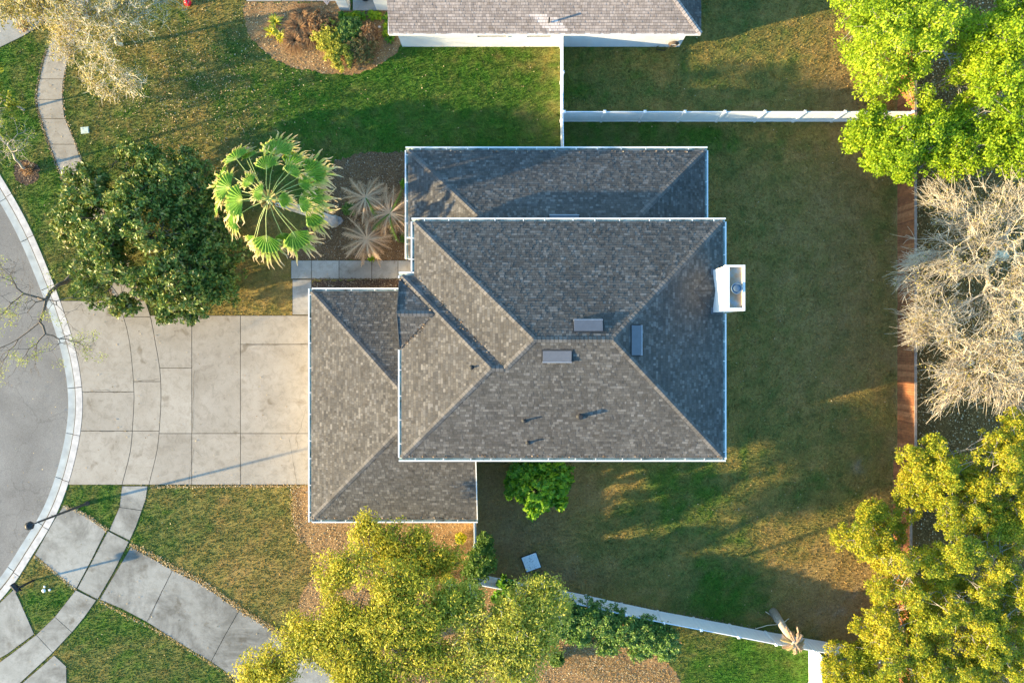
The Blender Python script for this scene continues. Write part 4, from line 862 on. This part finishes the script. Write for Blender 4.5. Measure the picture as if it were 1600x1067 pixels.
def twiggy(name, label, cat, blobs, ntips, bmat, r0=.16, base=None, rtip=.013, twigs=5, tl=.5, lmat=None, lfrac=.2, nleaf=8, crad=.18, lsize=.08, group=None, shell=.2, fork=.3, zmin=1.0, gap=0, power=.5, bend=.2, spread=.5):
    tips = crown_tips(blobs, ntips, shell, zmin)
    if gap > 0: g = fbm(tips[:, 0], tips[:, 1], .4, 3, int(abs(blobs[0][0])) % 91); tips = tips[g > np.quantile(g, gap)]
    m_ = tips.mean(0)
    b = (m_[0], m_[1]) if base is None else tuple(P(*base))[:2]; root = np.array((b[0], b[1], 0)); first = np.array((b[0]+(m_[0]-b[0])*.2, b[1]+(m_[1]-b[1])*.2, max(.3, m_[2]*fork)))
    t = empty(name, label, cat, tuple(root), group)
    segs = skeleton(root, first, tips, r0, rtip, bend, power=power); dirs = tips-first; dirs /= np.linalg.norm(dirs, axis=1, keepdims=True)
    for i in range(len(tips)):
        for _ in range(twigs):
            d_ = dirs[i]+rng.normal(0, spread, 3); d_ /= np.linalg.norm(d_); L = tl*rng.uniform(.4, 1.2); q = tips[i]-dirs[i]*rng.uniform(0, .5)*tl; mid = q+d_*L*.5; d2_ = d_+rng.normal(0, .35, 3)+np.array([0,0,-.1]); d2_ /= np.linalg.norm(d2_); e = mid+d2_*L*.5
            segs.append([*q, *mid, rtip*.9, rtip*.7]); segs.append([*mid, *e, rtip*.7, rtip*.4])
    tubes_np('branches', segs, bmat, t)
    if lmat is not None:
        lt = tips[rng.random(len(tips)) < lfrac]
        if len(lt): V, Fc, tt = leaves_np(lt, nleaf, crad, lsize, 1, .4); mesh_np('crown', V, Fc, lmat, parent=t, attrs={'tint': tt})
    return t
EB = 'evergreen'
# magnolia in front of the drive
tree('magnolia_tree', 'large dark green magnolia tree with glossy leaves above the sidewalk', 'tree',
     [(225,372,3.0,96,3.2),(160,335,2.4,66,2.2),(290,300,2.6,62,2.2),(290,430,2.6,70,2.2),(172,430,2.2,58,2),(235,270,2.2,48,1.8),(140,290,1.8,38,1.5),(118,350,1.8,36,1.4),(330,350,2.2,46,1.8),(340,440,2.0,46,1.7),(345,390,2.2,42,1.7),(210,470,1.8,24,1.3),(190,470,1.6,24,1.1),(300,478,1.8,30,1.2),(262,490,1.8,18,.9),(198,238,2,14,.7),(296,245,2,14,.8)],
     2600, 30, .30, .115, M['l_magnolia'], M['bark'], r0=.2, base=(245,385), shell=.6, aspect=2.0, gap=.10, up=.1)
# bare trees on the left
twiggy('bare_tree', 'bare brown tree with sparse yellow-green buds arching over the kerb and road', 'tree',
     [(40,480,4.0,75,2.0),(10,420,4.0,60,1.6),(60,560,4.0,55,1.6),(130,540,3.6,50,1.4),(-10,560,4,60,1.8),(95,400,3.4,36,1.3),(150,470,3,30,1)], 210, M['bark'], r0=.11, base=(112,432), rtip=.0075, twigs=3, tl=.55, lmat=M['l_bud'], lfrac=.22, nleaf=40, crad=.38, lsize=.045, shell=.1, gap=.12, group='bare street trees', power=.55)
twiggy('bare_tree', 'bare grey tree with tan dried leaves overhanging the upper part of the sidewalk', 'tree',
     [(180,85,4.5,72,1.9),(130,30,4.5,62,1.9),(200,20,4.5,70,2.0),(205,130,4,34,1.5),(150,130,4,30,1.3),(175,150,3.6,16,1),(250,-20,4,60,1.5),(110,70,4,36,1.3)], 800, M['bark_pale'], r0=.085, base=(190,70), rtip=.013, twigs=4, tl=.6, lmat=M['l_goldtan'], lfrac=.8, nleaf=18, crad=.45, lsize=.062, shell=.15, gap=.15, group='bare street trees')
twiggy('bare_tree', 'bare pale tree with yellowing leaves over the upper left corner pavement', 'tree',
     [(60,10,4.5,50,1.5),(20,18,4.2,34,1.2),(100,-5,4.5,50,1.5),(95,45,3.6,24,1),(-20,0,4,50,1.4)], 330, M['bark_pale'], r0=.12, base=(40,-30), rtip=.012, twigs=3, tl=.5, lmat=M['l_goldtan'], lfrac=.9, nleaf=30, crad=.45, lsize=.07, shell=.15, group='bare street trees')
twiggy('bare_tree', 'slender bare grey tree growing from the mulch circle near the left edge', 'tree',
     [(20,235,3.6,44,1.4),(-10,205,3.6,36,1.3),(50,215,3,22,1),(10,190,3.2,26,1)], 80, M['bark_grey'], r0=.07, base=(44,266), rtip=.007, twigs=2, tl=.5, lmat=M['l_bud'], lfrac=.4, nleaf=10, crad=.2, lsize=.05, shell=.1, group='bare street trees')
tree('leafy_sapling', 'bright yellow-green leafy tree at the left edge above the mulch circle', 'tree', [(0,150,2.6,30,1.1),(-20,110,2.8,34,1.1),(18,170,2.2,18,.8),(-20,190,2.4,30,1)], 110, 16, .24, .10, M['l_lime_dull'], M['bark_grey'], r0=.05, shell=.2, rtip=.008)
def shrub(name, label, px, py, rpx, h, mat, bm, n=90, nl=14, ls=.09, group=None, cat='shrub', **kw):
    return tree(name, label, cat, [(px, py, h*.45, rpx*.86, h*.55)], n, nl, .16, ls, mat, bm, r0=.03, zmin=.08, fork=.2, rtip=.006, group=group, crown_name='foliage', **kw)
shrub('dry_shrub', 'round dry brown shrub on the corner pavement at the upper left', 37, 40, 10, .6, M['l_rust'], M['bark_dark'], 60, 12, .06)
shrub('dry_shrub', 'low dark twiggy shrub in the mulch circle under the slender bare tree', 42, 264, 13, .5, M['l_rust'], M['bark_dark'], 50, 8, .06)
# right hand trees
tree('oak_tree', 'light yellow-green feathery oak tree over the top right corner of the lawn', 'tree',
     [(1395,60,5.2,78,2.0),(1350,30,4.6,52,1.6),(1370,120,4.4,46,1.4),(1450,50,5.4,66,2.0),(1310,4,4,22,1.1),(1340,90,4,34,1.2),(1400,-20,5,70,1.8),(1430,120,4.6,44,1.4),(1490,110,4.4,46,1.3),(1500,60,4.6,50,1.4),(1495,160,4.0,34,1.2)],
     1150, 52, .42, .07, M['l_limesoft'], M['bark_grey'], r0=.17, base=(1440,75), shell=.3, gap=.13, aspect=2.4)
tree('green_tree', 'tall bright green leafy tree filling the upper right edge', 'tree',
     [(1570,60,5.5,60,2.2),(1560,150,5.6,62,2.2),(1590,230,5.2,52,1.9),(1530,230,5,46,1.6),(1600,0,5,60,2),(1545,110,5.2,40,1.7),(1500,190,4.6,32,1.3)], 820, 62, .38, .085, M['l_lime'], M['bark_grey'], r0=.19, base=(1540,140), shell=.5, gap=.05, aspect=1.6)
tree('green_tree', 'bright lime green tree spreading over the wood fence below the white fence end', 'tree',
     [(1400,225,4.6,52,1.7),(1352,208,4.2,34,1.2),(1450,220,4.8,50,1.7),(1370,250,4.1,26,1.0),(1490,245,4.4,38,1.3),(1320,228,3.8,12,.6),(1408,272,4,18,.8),(1460,175,4.2,26,1.1),(1365,180,4,22,.9)], 640, 60, .34, .085, M['l_lime'], M['bark_grey'], r0=.15, base=(1455,245), shell=.45, gap=.06, aspect=1.6)
BT = 'large bare trees behind the wood fence'
twiggy('bare_oak', 'large pale bare tree with wispy open twigs behind the fence, upper one', 'tree',
     [(1530,365,5.2,84,2.4),(1490,330,4.8,48,1.6),(1590,330,5,70,2),(1450,400,4.6,44,1.4),(1500,420,5,60,1.8),(1590,430,5,66,1.8),(1412,440,4.0,24,.9),(1480,300,4.2,38,1.2),(1425,420,4,30,.9),(1490,470,4.6,50,1.4),(1440,455,4.2,30,1.1),(1560,480,5,60,1.7)], 850, M['bark_bare'], r0=.24, base=(1565,400), rtip=.014, twigs=6, tl=1.1, lmat=M['l_goldtan'], lfrac=.5, nleaf=12, crad=.5, lsize=.05, shell=.15, group=BT, gap=.16, spread=.28)
twiggy('bare_oak', 'large pale bare tree with wispy open twigs just above the golden tree', 'tree',
     [(1545,540,5.2,80,2.2),(1480,510,5,46,1.5),(1595,560,5,70,1.9),(1485,565,4.6,44,1.4),(1540,610,4.8,40,1.4),(1590,630,4.6,40,1.3),(1432,525,4.2,28,1),(1490,600,4.4,40,1.1),(1475,630,4.0,24,.8),(1440,500,4.4,40,1.2)], 850, M['bark_bare'], r0=.24, base=(1588,520), rtip=.014, twigs=6, tl=1.1, lmat=M['l_goldtan'], lfrac=.5, nleaf=12, crad=.5, lsize=.05, shell=.15, group=BT, gap=.16, spread=.28)
def lobes(seed, spec, n, r, dz):
    rr = random.Random(seed); out = []
    for px, py, z, R_, rz in spec:
        out.append((px, py, z-.3, R_*.72, rz*.7))
        for _ in range(n):
            a = rr.uniform(0, 6.28); q = rr.uniform(.35, .95)*R_; out.append((px+q*math.cos(a), py+q*math.sin(a), z+rz*.75*(1-(q/R_)**2)+rr.uniform(-.3, .3)*dz, r*rr.uniform(.7, 1.2), .55*rr.uniform(.8, 1.3)))
    return out
tree('golden_tree', 'golden green clumpy tree beside the lower end of the wood fence, under the bare trees', 'tree',
     lobes(1, [(1590,700,5,50,1.6),(1460,735,5,52,1.7),(1560,730,5.4,62,2.0),(1500,790,5.2,58,1.8),(1590,800,5.2,56,1.8),(1430,770,4.4,34,1.2)], 14, 18, 1), 2600, 52, .24, .062, M['l_gold'], M['bark_grey'], r0=.2, base=(1530,745), shell=.7, aspect=1.4, up=.7)
tree('golden_tree', 'broad golden green clumpy tree filling the lower right corner', 'tree',
     lobes(2, [(1360,835,4.4,46,1.5),(1430,900,5.2,72,2.0),(1530,890,5.6,86,2.2),(1400,970,4.8,54,1.6),(1490,990,5.4,84,2.1),(1585,960,5.4,76,2.0),(1330,1040,3.6,44,1.2),(1430,1060,4.8,66,1.6),(1560,1060,5,70,1.8)], 14, 20, 1), 4700, 50, .25, .062, M['l_gold'], M['bark_grey'], r0=.26, base=(1490,915), shell=.7, aspect=1.4, up=.7)
# bottom trees
tree('oak_tree', 'wide yellow-green see-through oak tree below the garage roof', 'tree',
     [(600,950,7.6,95,1.1),(545,900,7.4,56,.9),(530,985,7.4,66,1.0),(650,885,5.3,54,.9),(600,855,5.3,50,.8),(480,1000,7.2,52,1.0),(560,1045,7.4,70,1.0),(430,1045,6.8,50,1.0),(670,1010,7.2,66,1.0),(590,1090,7.4,80,1.0),(392,1055,6.6,26,.8),(700,950,7.2,48,1.0),(570,825,5.2,26,.7),(655,840,5.2,24,.7),(695,875,5.2,32,.8)],
     3000, 38, .46, .064, M['l_olive'], M['bark'], r0=.2, base=(640,1000), shell=.15, gap=.12, aspect=2.5, zmin=4.7, fork=.5, rtip=.02)
tree('small_oak', 'grey-olive feathery tree overlapping the left end of the hedge', 'tree',
     [(790,975,7.2,74,1.1),(848,940,7.0,50,1.0),(745,1010,7.1,46,1.1),(800,1040,7,54,1.1),(745,940,7,38,1.0),(712,975,7.1,40,1.0),(705,930,7,32,.9),(840,1000,6.9,40,.9),(720,1060,7,40,1.0)], 1400, 38, .46, .06, M['l_greyolive'], M['bark_pale'], r0=.10, base=(790,975), shell=.2, gap=.10, zmin=5.9, fork=.5, aspect=2.5, rtip=.022)
tree('young_tree', 'mid green conical young tree at the garage corner beside the short fence', 'tree',
     [(752,868,2.6,26,1.7),(758,845,2.4,15,1.2),(745,890,2.2,24,1.1),(762,880,2,16,.9)], 150, 34, .26, .095, M['l_green'], M['bark'], r0=.06, base=(755,860), shell=.4)
tree('young_tree', 'narrow green sapling poking up in front of the slanting fence below the pale board', 'tree', [(838,908,1.8,20,1.0),(850,925,1.8,18,.9),(828,930,1.6,14,.8)], 80, 30, .22, .08, M['l_green'], M['bark'], r0=.04, shell=.3)
tree('leafy_shrub', 'bright green broad-leaved shrub against the slanting fence, left of the sapling', 'shrub', [(792,915,1.5,18,.8),(800,932,1.5,15,.7),(780,935,1.4,12,.6)], 70, 18, .2, .15, M['l_bright'], M['bark'], r0=.04, zmin=.1, crown_name='foliage')
tree('green_bush', 'tall rounded bright green bush tucked under the lower gutter of the main roof', 'bush',
     [(842,758,1.9,42,1.5),(822,735,1.8,34,1.3),(868,740,1.8,30,1.3),(838,786,1.5,24,1.0),(870,775,1.4,20,.9),(806,760,1.4,20,.9),(845,715,1.8,44,1.3)], 420, 26, .24, .17, M['l_bright'], M['bark'], r0=.06, zmin=.15, shell=.6, crown_name='foliage', fork=.2, up=.6)
tree('clipped_hedge', 'long dark green clipped hedge running along the lower side of the slanting fence', 'hedge',
     [(885,958,1.5,30,.9),(915,962,1.5,30,.9),(945,970,1.5,32,.9),(975,980,1.5,32,.9),(1005,988,1.5,32,.9),(1035,1000,1.5,31,.9),(905,985,1.1,28,.8),(950,998,1.1,28,.8),(1000,1008,1.1,26,.8),(870,975,1.2,28,.8),(1040,1010,1.2,22,.7)], 1900, 34, .20, .07, M['l_hedge'], M['bark_dark'], r0=.05, zmin=.12, shell=.45, crown_name='foliage', fork=.2)
for i, (px, py, r_, lab, mt) in enumerate([(690,870,14,'dark green shrub in the leafy bed between garage wall and short fence','l_green'),(720,840,8,'small yellowing shrub squeezed into the corner of garage gutter and short fence','l_gold'),(730,915,14,'green shrub under the oak where the short fence meets the slanting fence','l_green'),(870,1030,12,'dark shrub at the bottom edge left of the pale bark nuggets','l_green'),(700,905,12,'pale olive shrub left of the short white fence','l_greyolive')]):
    shrub('bed_shrub', lab, px, py, r_, .9, M[mt], M['bark'], 90, 22, .09, 'shrubs in the bed below the garage')
shrub('bed_shrub', 'green clump of weeds poking out beneath the lower left gutter of the north wing', 632, 372, 9, .5, M['l_green'], M['bark'], 40, 12, .07)
shrub('bed_shrub', 'small bright green sprig beside the upper left gutter of the north wing', 630, 287, 5, .4, M['l_bright'], M['bark'], 26, 12, .06)
# neighbour's bed plants
def strap_plant(name, label, px, py, r, mat, n=46, h=.5, wd=.05, group=None, cat='plant', base_z=0):
    q = P(px, py); t = empty(name, label, cat, (q.x, q.y, base_z), group); V = []; Fc = []; tt = []
    for i in range(n):
        a = random.uniform(0, 6.28); el = random.uniform(.15, 1.2); L = r*random.uniform(.7, 1.15); ww = wd*random.uniform(.7, 1.2); d_ = np.array([math.cos(a), math.sin(a), 0]); s_ = np.array([-math.sin(a), math.cos(a), 0]); b = len(V); c0 = random.random()
        for k, (tp, wv) in enumerate(((0, .6), (.35, 1), (.7, .8), (1, .08))):
            x = L*(tp*math.cos(el)+.25*tp*tp*math.sin(el)); z = h*math.sin(el)*(tp*1.6-tp*tp*1.1)+.05; p = np.array([q.x, q.y, base_z])+d_*x+np.array([0, 0, z]); V += [p-s_*ww*wv, p+s_*ww*wv]; tt += [c0, c0]
        Fc += [(b+2*k, b+2*k+1, b+2*k+3, b+2*k+2) for k in range(3)]
    mesh_np('foliage', np.array(V), np.array(Fc), mat, parent=t, attrs={'tint': np.array(tt)}); return t
strap_plant('yellow_bromeliad', 'spiky yellow-green strap-leaved plant, upper clump in the neighbour planting bed', 431, 36, .55, M['l_yellow'], 46, .5)
strap_plant('yellow_bromeliad', 'spiky yellow strap-leaved plant, lower left clump in the neighbour planting bed', 425, 52, .5, M['l_yellow'], 40, .45)
strap_plant('yellow_bromeliad', 'spiky yellow strap-leaved plant, lower right clump in the neighbour planting bed', 440, 58, .45, M['l_yellow'], 36, .45)
for px, py, r_, lab in [(473,26,.62,'rusty brown ornamental grass, topmost tuft in the neighbour bed'),(468,45,.7,'rusty brown ornamental grass, tuft right of the yellow spiky plants'),(462,66,.65,'rusty brown ornamental grass, lowest tuft in the neighbour bed'),(486,60,.5,'rusty brown ornamental grass beside the olive shrubs')]:
    strap_plant('ornamental_grass', lab, px, py, r_*1.5, M['l_rust'], 320, .7, .016, 'rusty grass tufts in the neighbour bed')
for px, py, r_, mt, lab in [(515,60,34,'l_greyolive','olive shrub at the left of the shrub group in the neighbour bed'),(548,50,30,'l_hedge','darkest green shrub in the neighbour bed'),(562,74,36,'l_ruststem','rusty green shrub at the right of the neighbour bed'),(532,86,30,'l_greyolive','olive shrub at the lower edge of the neighbour bed'),(503,34,26,'l_rust','small brown shrub above the olive shrubs in the neighbour bed'),(577,54,18,'l_rust','orange-brown shrub below the low green hedge plants')]:
    shrub('bed_shrub', lab, px, py, r_, .9, M[mt], M['bark_dark'], 260, 20, .07, 'shrubs in the neighbour bed', gap=.1)
for i, (px, py) in enumerate([(536,26),(545,28),(556,26),(566,27),(582,26),(592,27),(606,30),(606,42),(606,54),(610,62)]):
    strap_plant('border_plant', ['leftmost','second from left','third from left','fourth from left','fifth from left','sixth from left','topmost beside the tan roof edge','upper middle beside the tan roof edge','lower middle beside the tan roof edge','lowest at the tan roof corner'][i]+' lime border plant by the neighbour porch', px, py, .36, M['l_lime'] if i % 3 else M['l_bright'], 40, .4, .06, 'small border plants by the neighbour porch')

# fan palm
fp_z = 6.6; pc = P(420, 312, fp_z)
pb = P(522, 346)
palm = empty('fan_palm', 'tall green fan palm with tan-tipped leaves above the front planting bed', 'palm tree', (pb.x, pb.y, 0))
pts = []; rad_ = []
for i in range(13):
    t = i/12; bx = pb.x+(pc.x-pb.x)*(t**1.25); by = pb.y+(pc.y-pb.y)*(t**1.1); pts.append((bx, by, fp_z*t-.15*t)); rad_.append(.30-.10*t+(.1 if i == 0 else 0))
MB().tube(pts, rad_, 12).build('trunk', M['palm_trunk'], palm, smooth=True)
hb = MB(); 
for i in range(30):
    a = i*2.4; z = -.7+.028*i; c = pc+Vector((math.cos(a)*.2, math.sin(a)*.2, z)); hb.beam(c, c+Vector((math.cos(a)*.3, math.sin(a)*.3, .25)), .09, .03)
hb.build('leaf_bases', M['l_tan'], palm)
def fan_leaf(px, py, z, dirdeg, r, tilt, parent, fold=.2, seed=0):
    """px,py centre of the blade; dirdeg outward direction in the picture plane (deg, y up)"""
    rr = random.Random(seed); c = P(px, py, z); d_ = Vector((math.cos(R(dirdeg)), math.sin(R(dirdeg)), 0)); r = r*(1.72 if r > .6 else 1.45); hast = c-d_*r*.55
    X_ = d_*math.cos(tilt)-Vector((0,0,1))*math.sin(tilt); Y_ = Vector((-d_.y, d_.x, 0)); Z_ = X_.cross(Y_)
    V = []; Fc = []; T = []; n = 24; span = R(rr.uniform(58, 84)); prev = None
    for i in range(n+1):
        a = -span+2*span*i/n; L = r*(1.12-.30*(abs(a)/span)**2)*rr.uniform(.93, 1.08); b = len(V); rows = [(.03, 0), (.3, .3), (.55, .5), (.72, .64)]
        dv = X_*math.cos(a)+Y_*math.sin(a); zz = (.028 if i % 2 else -.028)
        for f_, tc in rows:
            V.append(hast+dv*L*f_+Z_*(zz*f_*r*2+fold*r*(abs(math.sin(a))**2)*f_*.6)-Vector((0,0,1))*(.18*r*f_*f_)); T.append(tc+rr.uniform(-.04, .04))
        if prev is not None: Fc += [(prev+k_, prev+k_+1, b+k_+1, b+k_) for k_ in range(3)]
        prev = b
    # free drooping tips
    for i in range(0, n+1):
        if rr.random() < .25: continue
        a = -span+2*span*i/n; L = r*(1.2-.42*(abs(a)/span)**2)*rr.uniform(.82, 1.15); a += rr.uniform(-.08, .08); dv = X_*math.cos(a+rr.uniform(-.05, .05))+Y_*math.sin(a); sv = (Y_*math.cos(a)-X_*math.sin(a)); b = len(V)
        for f_, w_, tc, dr in ((.62, .05, .6, 0), (.8, .042, .72, .05), (.95, .026, .9, .16), (1.08, .008, 1, .34)):
            p = hast+dv*L*f_+Z_*fold*r*(abs(math.sin(a))**2)*.4-Vector((0,0,1))*(.18*r*min(f_, .9)**2+dr*r*rr.uniform(.6, 1.3)); p = p+sv*(f_-.6)*r*rr.uniform(-.22, .22); V += [p-sv*w_*r*1.1, p+sv*w_*r*1.1]; T += [tc+rr.uniform(-.08, .05)]*2
        Fc += [(b+2*k_, b+2*k_+1, b+2*k_+3, b+2*k_+2) for k_ in range(3)]
    fr_ = mesh_np('frond', np.array([tuple(v) for v in V]), np.array(Fc), M['fan'], parent=parent, attrs={'tint': np.array(T)})
    st = parent_center+Vector((0,0,.05)); mid = st.lerp(hast, .5)+Vector((0,0,.22)); MB().tube([st, mid, hast+Z_*.01, hast+X_*r*.3], [.022,.018,.016,.008], 5).build('stalk', M['petiole'], parent).parent = fr_
parent_center = pc
FL = [(433,222,6.3,82,.72,.35),(414,248,6.9,98,.62,.2),(362,234,6.2,118,.62,.6),(459,244,6.4,62,.66,.45),(495,262,6.2,28,.78,.3),(381,266,6.9,135,.62,.25),(340,286,6.3,158,.78,.35),(357,314,6.6,185,.80,.25),
      (353,344,5.8,200,.66,.6),(493,304,6.1,5,.76,.4),(496,338,5.7,-22,.70,.35),(414,388,5.8,-96,.74,.4),(466,380,5.9,-62,.74,.35),(442,375,5.6,-78,.5,.6),(392,380,5.4,-118,.56,.7),
      (446,312,7.0,-5,.5,.2),(388,284,7.2,140,.5,.15),(412,272,7.3,95,.5,.15),(432,282,7.4,70,.48,.1),(400,300,7.4,170,.45,.1),(340,262,5.9,150,.55,.8),(385,236,6.0,112,.5,.7),(478,284,6.5,20,.55,.3),(405,262,7,120,.5,.3),(330,320,5.7,178,.5,.8),(458,262,6.8,55,.5,.25)]
FL = [f for f in FL if f[:2] not in ((388,284),(412,272),(432,282),(405,262),(381,266))]+[(385,280,7.0,140,.5,.2),(478,318,6.6,10,.45,.3)]
for i, (px, py, z, dg, r, tl_) in enumerate([(505,286,5.5,15,.5,.9),(345,300,5.4,170,.5,.9),(376,228,5.6,110,.42,.9),(396,392,5.2,-105,.4,.9),(480,378,5.2,-55,.42,.9)]):
    M['fan'], keep = M['fan_dry'], M['fan']; fan_leaf(px, py, z, dg, r, tl_, palm, .22, i+90); M['fan'] = keep
for i, (px, py, z, dg, r, tl_) in enumerate(FL): fan_leaf(px, py, z, dg, r, tl_, palm, .22, i)
# dead feather palms in the bed, and a short dead palm at the slanting fence
def feather_palm(name, label, px, py, h, L, n, mats, seed, droop=.35, leaf=.36, trunk_r=.07, group=None, lean=(0,0), tint=None):
    rr = random.Random(seed); b = P(px, py, h); t = empty(name, label, 'palm tree', (b.x-lean[0], b.y-lean[1], 0), group)
    MB().tube([(b.x-lean[0], b.y-lean[1], 0), (b.x-lean[0]*.5, b.y-lean[1]*.5, h*.5), (b.x, b.y, h)], [trunk_r*1.25, trunk_r, trunk_r*.9], 9).build('trunk', M['bark_grey'], t, smooth=True)
    for i in range(n):
        a = 6.28*i/n+rr.uniform(-.2, .2); LL = L*rr.uniform(.65, 1.1); el = rr.uniform(.0, .55); d_ = Vector((math.cos(a), math.sin(a), 0)); s_ = Vector((-d_.y, d_.x, 0)); V = []; Fc = []; T = []; prev = None; cv = rr.uniform(-.25, .25); c0 = rr.random()
        for k_ in range(19):
            tp = k_/18; p = b+d_*LL*tp*(1-.12*tp)+s_*cv*LL*tp*tp+Vector((0,0,LL*(math.sin(el)*tp-droop*tp*tp*1.2))); w_ = .034*(1-tp*.8)+.006; bb_ = len(V); V += [p-s_*w_, p+s_*w_]; T += [.7, .7]
            if prev is not None: Fc.append((prev, prev+1, bb_+1, bb_))
            prev = bb_
            if tp > .15:
                for sd in (-1, 1):
                    ll = leaf*math.sin(math.pi*min(1, tp*.9+.12))*rr.uniform(.7, 1.2); q = p+(s_*sd*.55+d_*.9).normalized()*ll-Vector((0,0,ll*rr.uniform(.2, .8))); m_ = len(V); V += [p, p+d_*.06, q, q-d_*.014]; T += [c0, c0, c0, c0]; Fc.append((m_, m_+1, m_+2, m_+3))
        fr_ = mesh_np('frond', np.array([tuple(v) for v in V]), np.array(Fc), mats[0] if rr.random() < .86 else mats[1], parent=t, attrs={'tint': np.array(T)})
    return t
M['l_deadpalm'] = leaf_mat('dead_frond', [(0,(.30,.18,.09)),(.5,(.54,.36,.20)),(1,(.70,.50,.32))], .25)
gq = 'dead feather palms in the front bed'
feather_palm('feather_palm', 'dried tan feather palm beside the north wing gutter, rightmost of the three', 609, 334, 1.9, 1.95, 32, (M['l_deadpalm'], M['l_green']), 1, group=gq)
feather_palm('feather_palm', 'dried tan feather palm, upper left of the three, next to the fan palm', 571, 309, 1.8, 1.8, 26, (M['l_deadpalm'], M['l_green']), 2, group=gq)
feather_palm('feather_palm', 'dried tan feather palm just above the front walk, lowest of the three', 573, 374, 1.5, 1.85, 36, (M['l_deadpalm'], M['l_deadpalm']), 3, group=gq)
shrub('bed_shrub', 'low green sprout on the front walk edge below the lowest dead palm', 580, 404, 5, .3, M['l_lime'], M['bark'], 22, 10, .06)
shrub('bed_shrub', 'soft green shrub between the fan palm and the dead palms', 546, 327, 12, .6, M['l_hedge'], M['bark'], 60, 14, .08)
bq = P(1208, 957); tq = P(1242, 1008, 3.0)
feather_palm('dead_palm', 'short dead palm with a bare grey trunk leaning over the slanting white fence', 1242, 1006, 3.0, .95, 15, (M['l_deadpalm'], M['l_tan']), 9, droop=.5, leaf=.3, trunk_r=.22, lean=(tq.x-bq.x, tq.y-bq.y))
# fallen dry fronds and bare twigs near it
mb = MB(); 
for a, b in (((1196,955),(1212,972)), ((1180,982),(1215,975)), ((1225,972),(1233,966)), ((1335,990),(1348,1002))): mb.tube([P(*a, .06), (P(*a, .06)+P(*b, .06))/2+Vector((.05,.1,.05)), P(*b, .12)], .025, 5)
tag(mb.build('fallen_twigs', M['bark_pale']), 'dry twigs fallen on the grass around the short dead palm', 'twigs', kind='stuff')
for o in [x for x in COL.objects if x.parent is None and x.type in ('MESH',) and 'kind' in x and x['kind'] == 'stuff' and 'label' not in x]:
    lab = {'mulch_chips': 'bark chips and fallen leaves covering a planting bed', 'pale_bark_nuggets': 'pale pinkish bark nuggets below the hedge', 'forest_litter': 'dead leaves on the dark soil behind the wood fence',
           'leaf_litter': 'tan fallen leaves scattered over the lawns', 'dry_grass_fringe': 'orange dry grass fringe along the paving edges'}.get(o.name.split('.')[0], 'dry brown leaf bits caught in the valleys and gutters of the main roof'); tag(o, lab, 'ground litter')
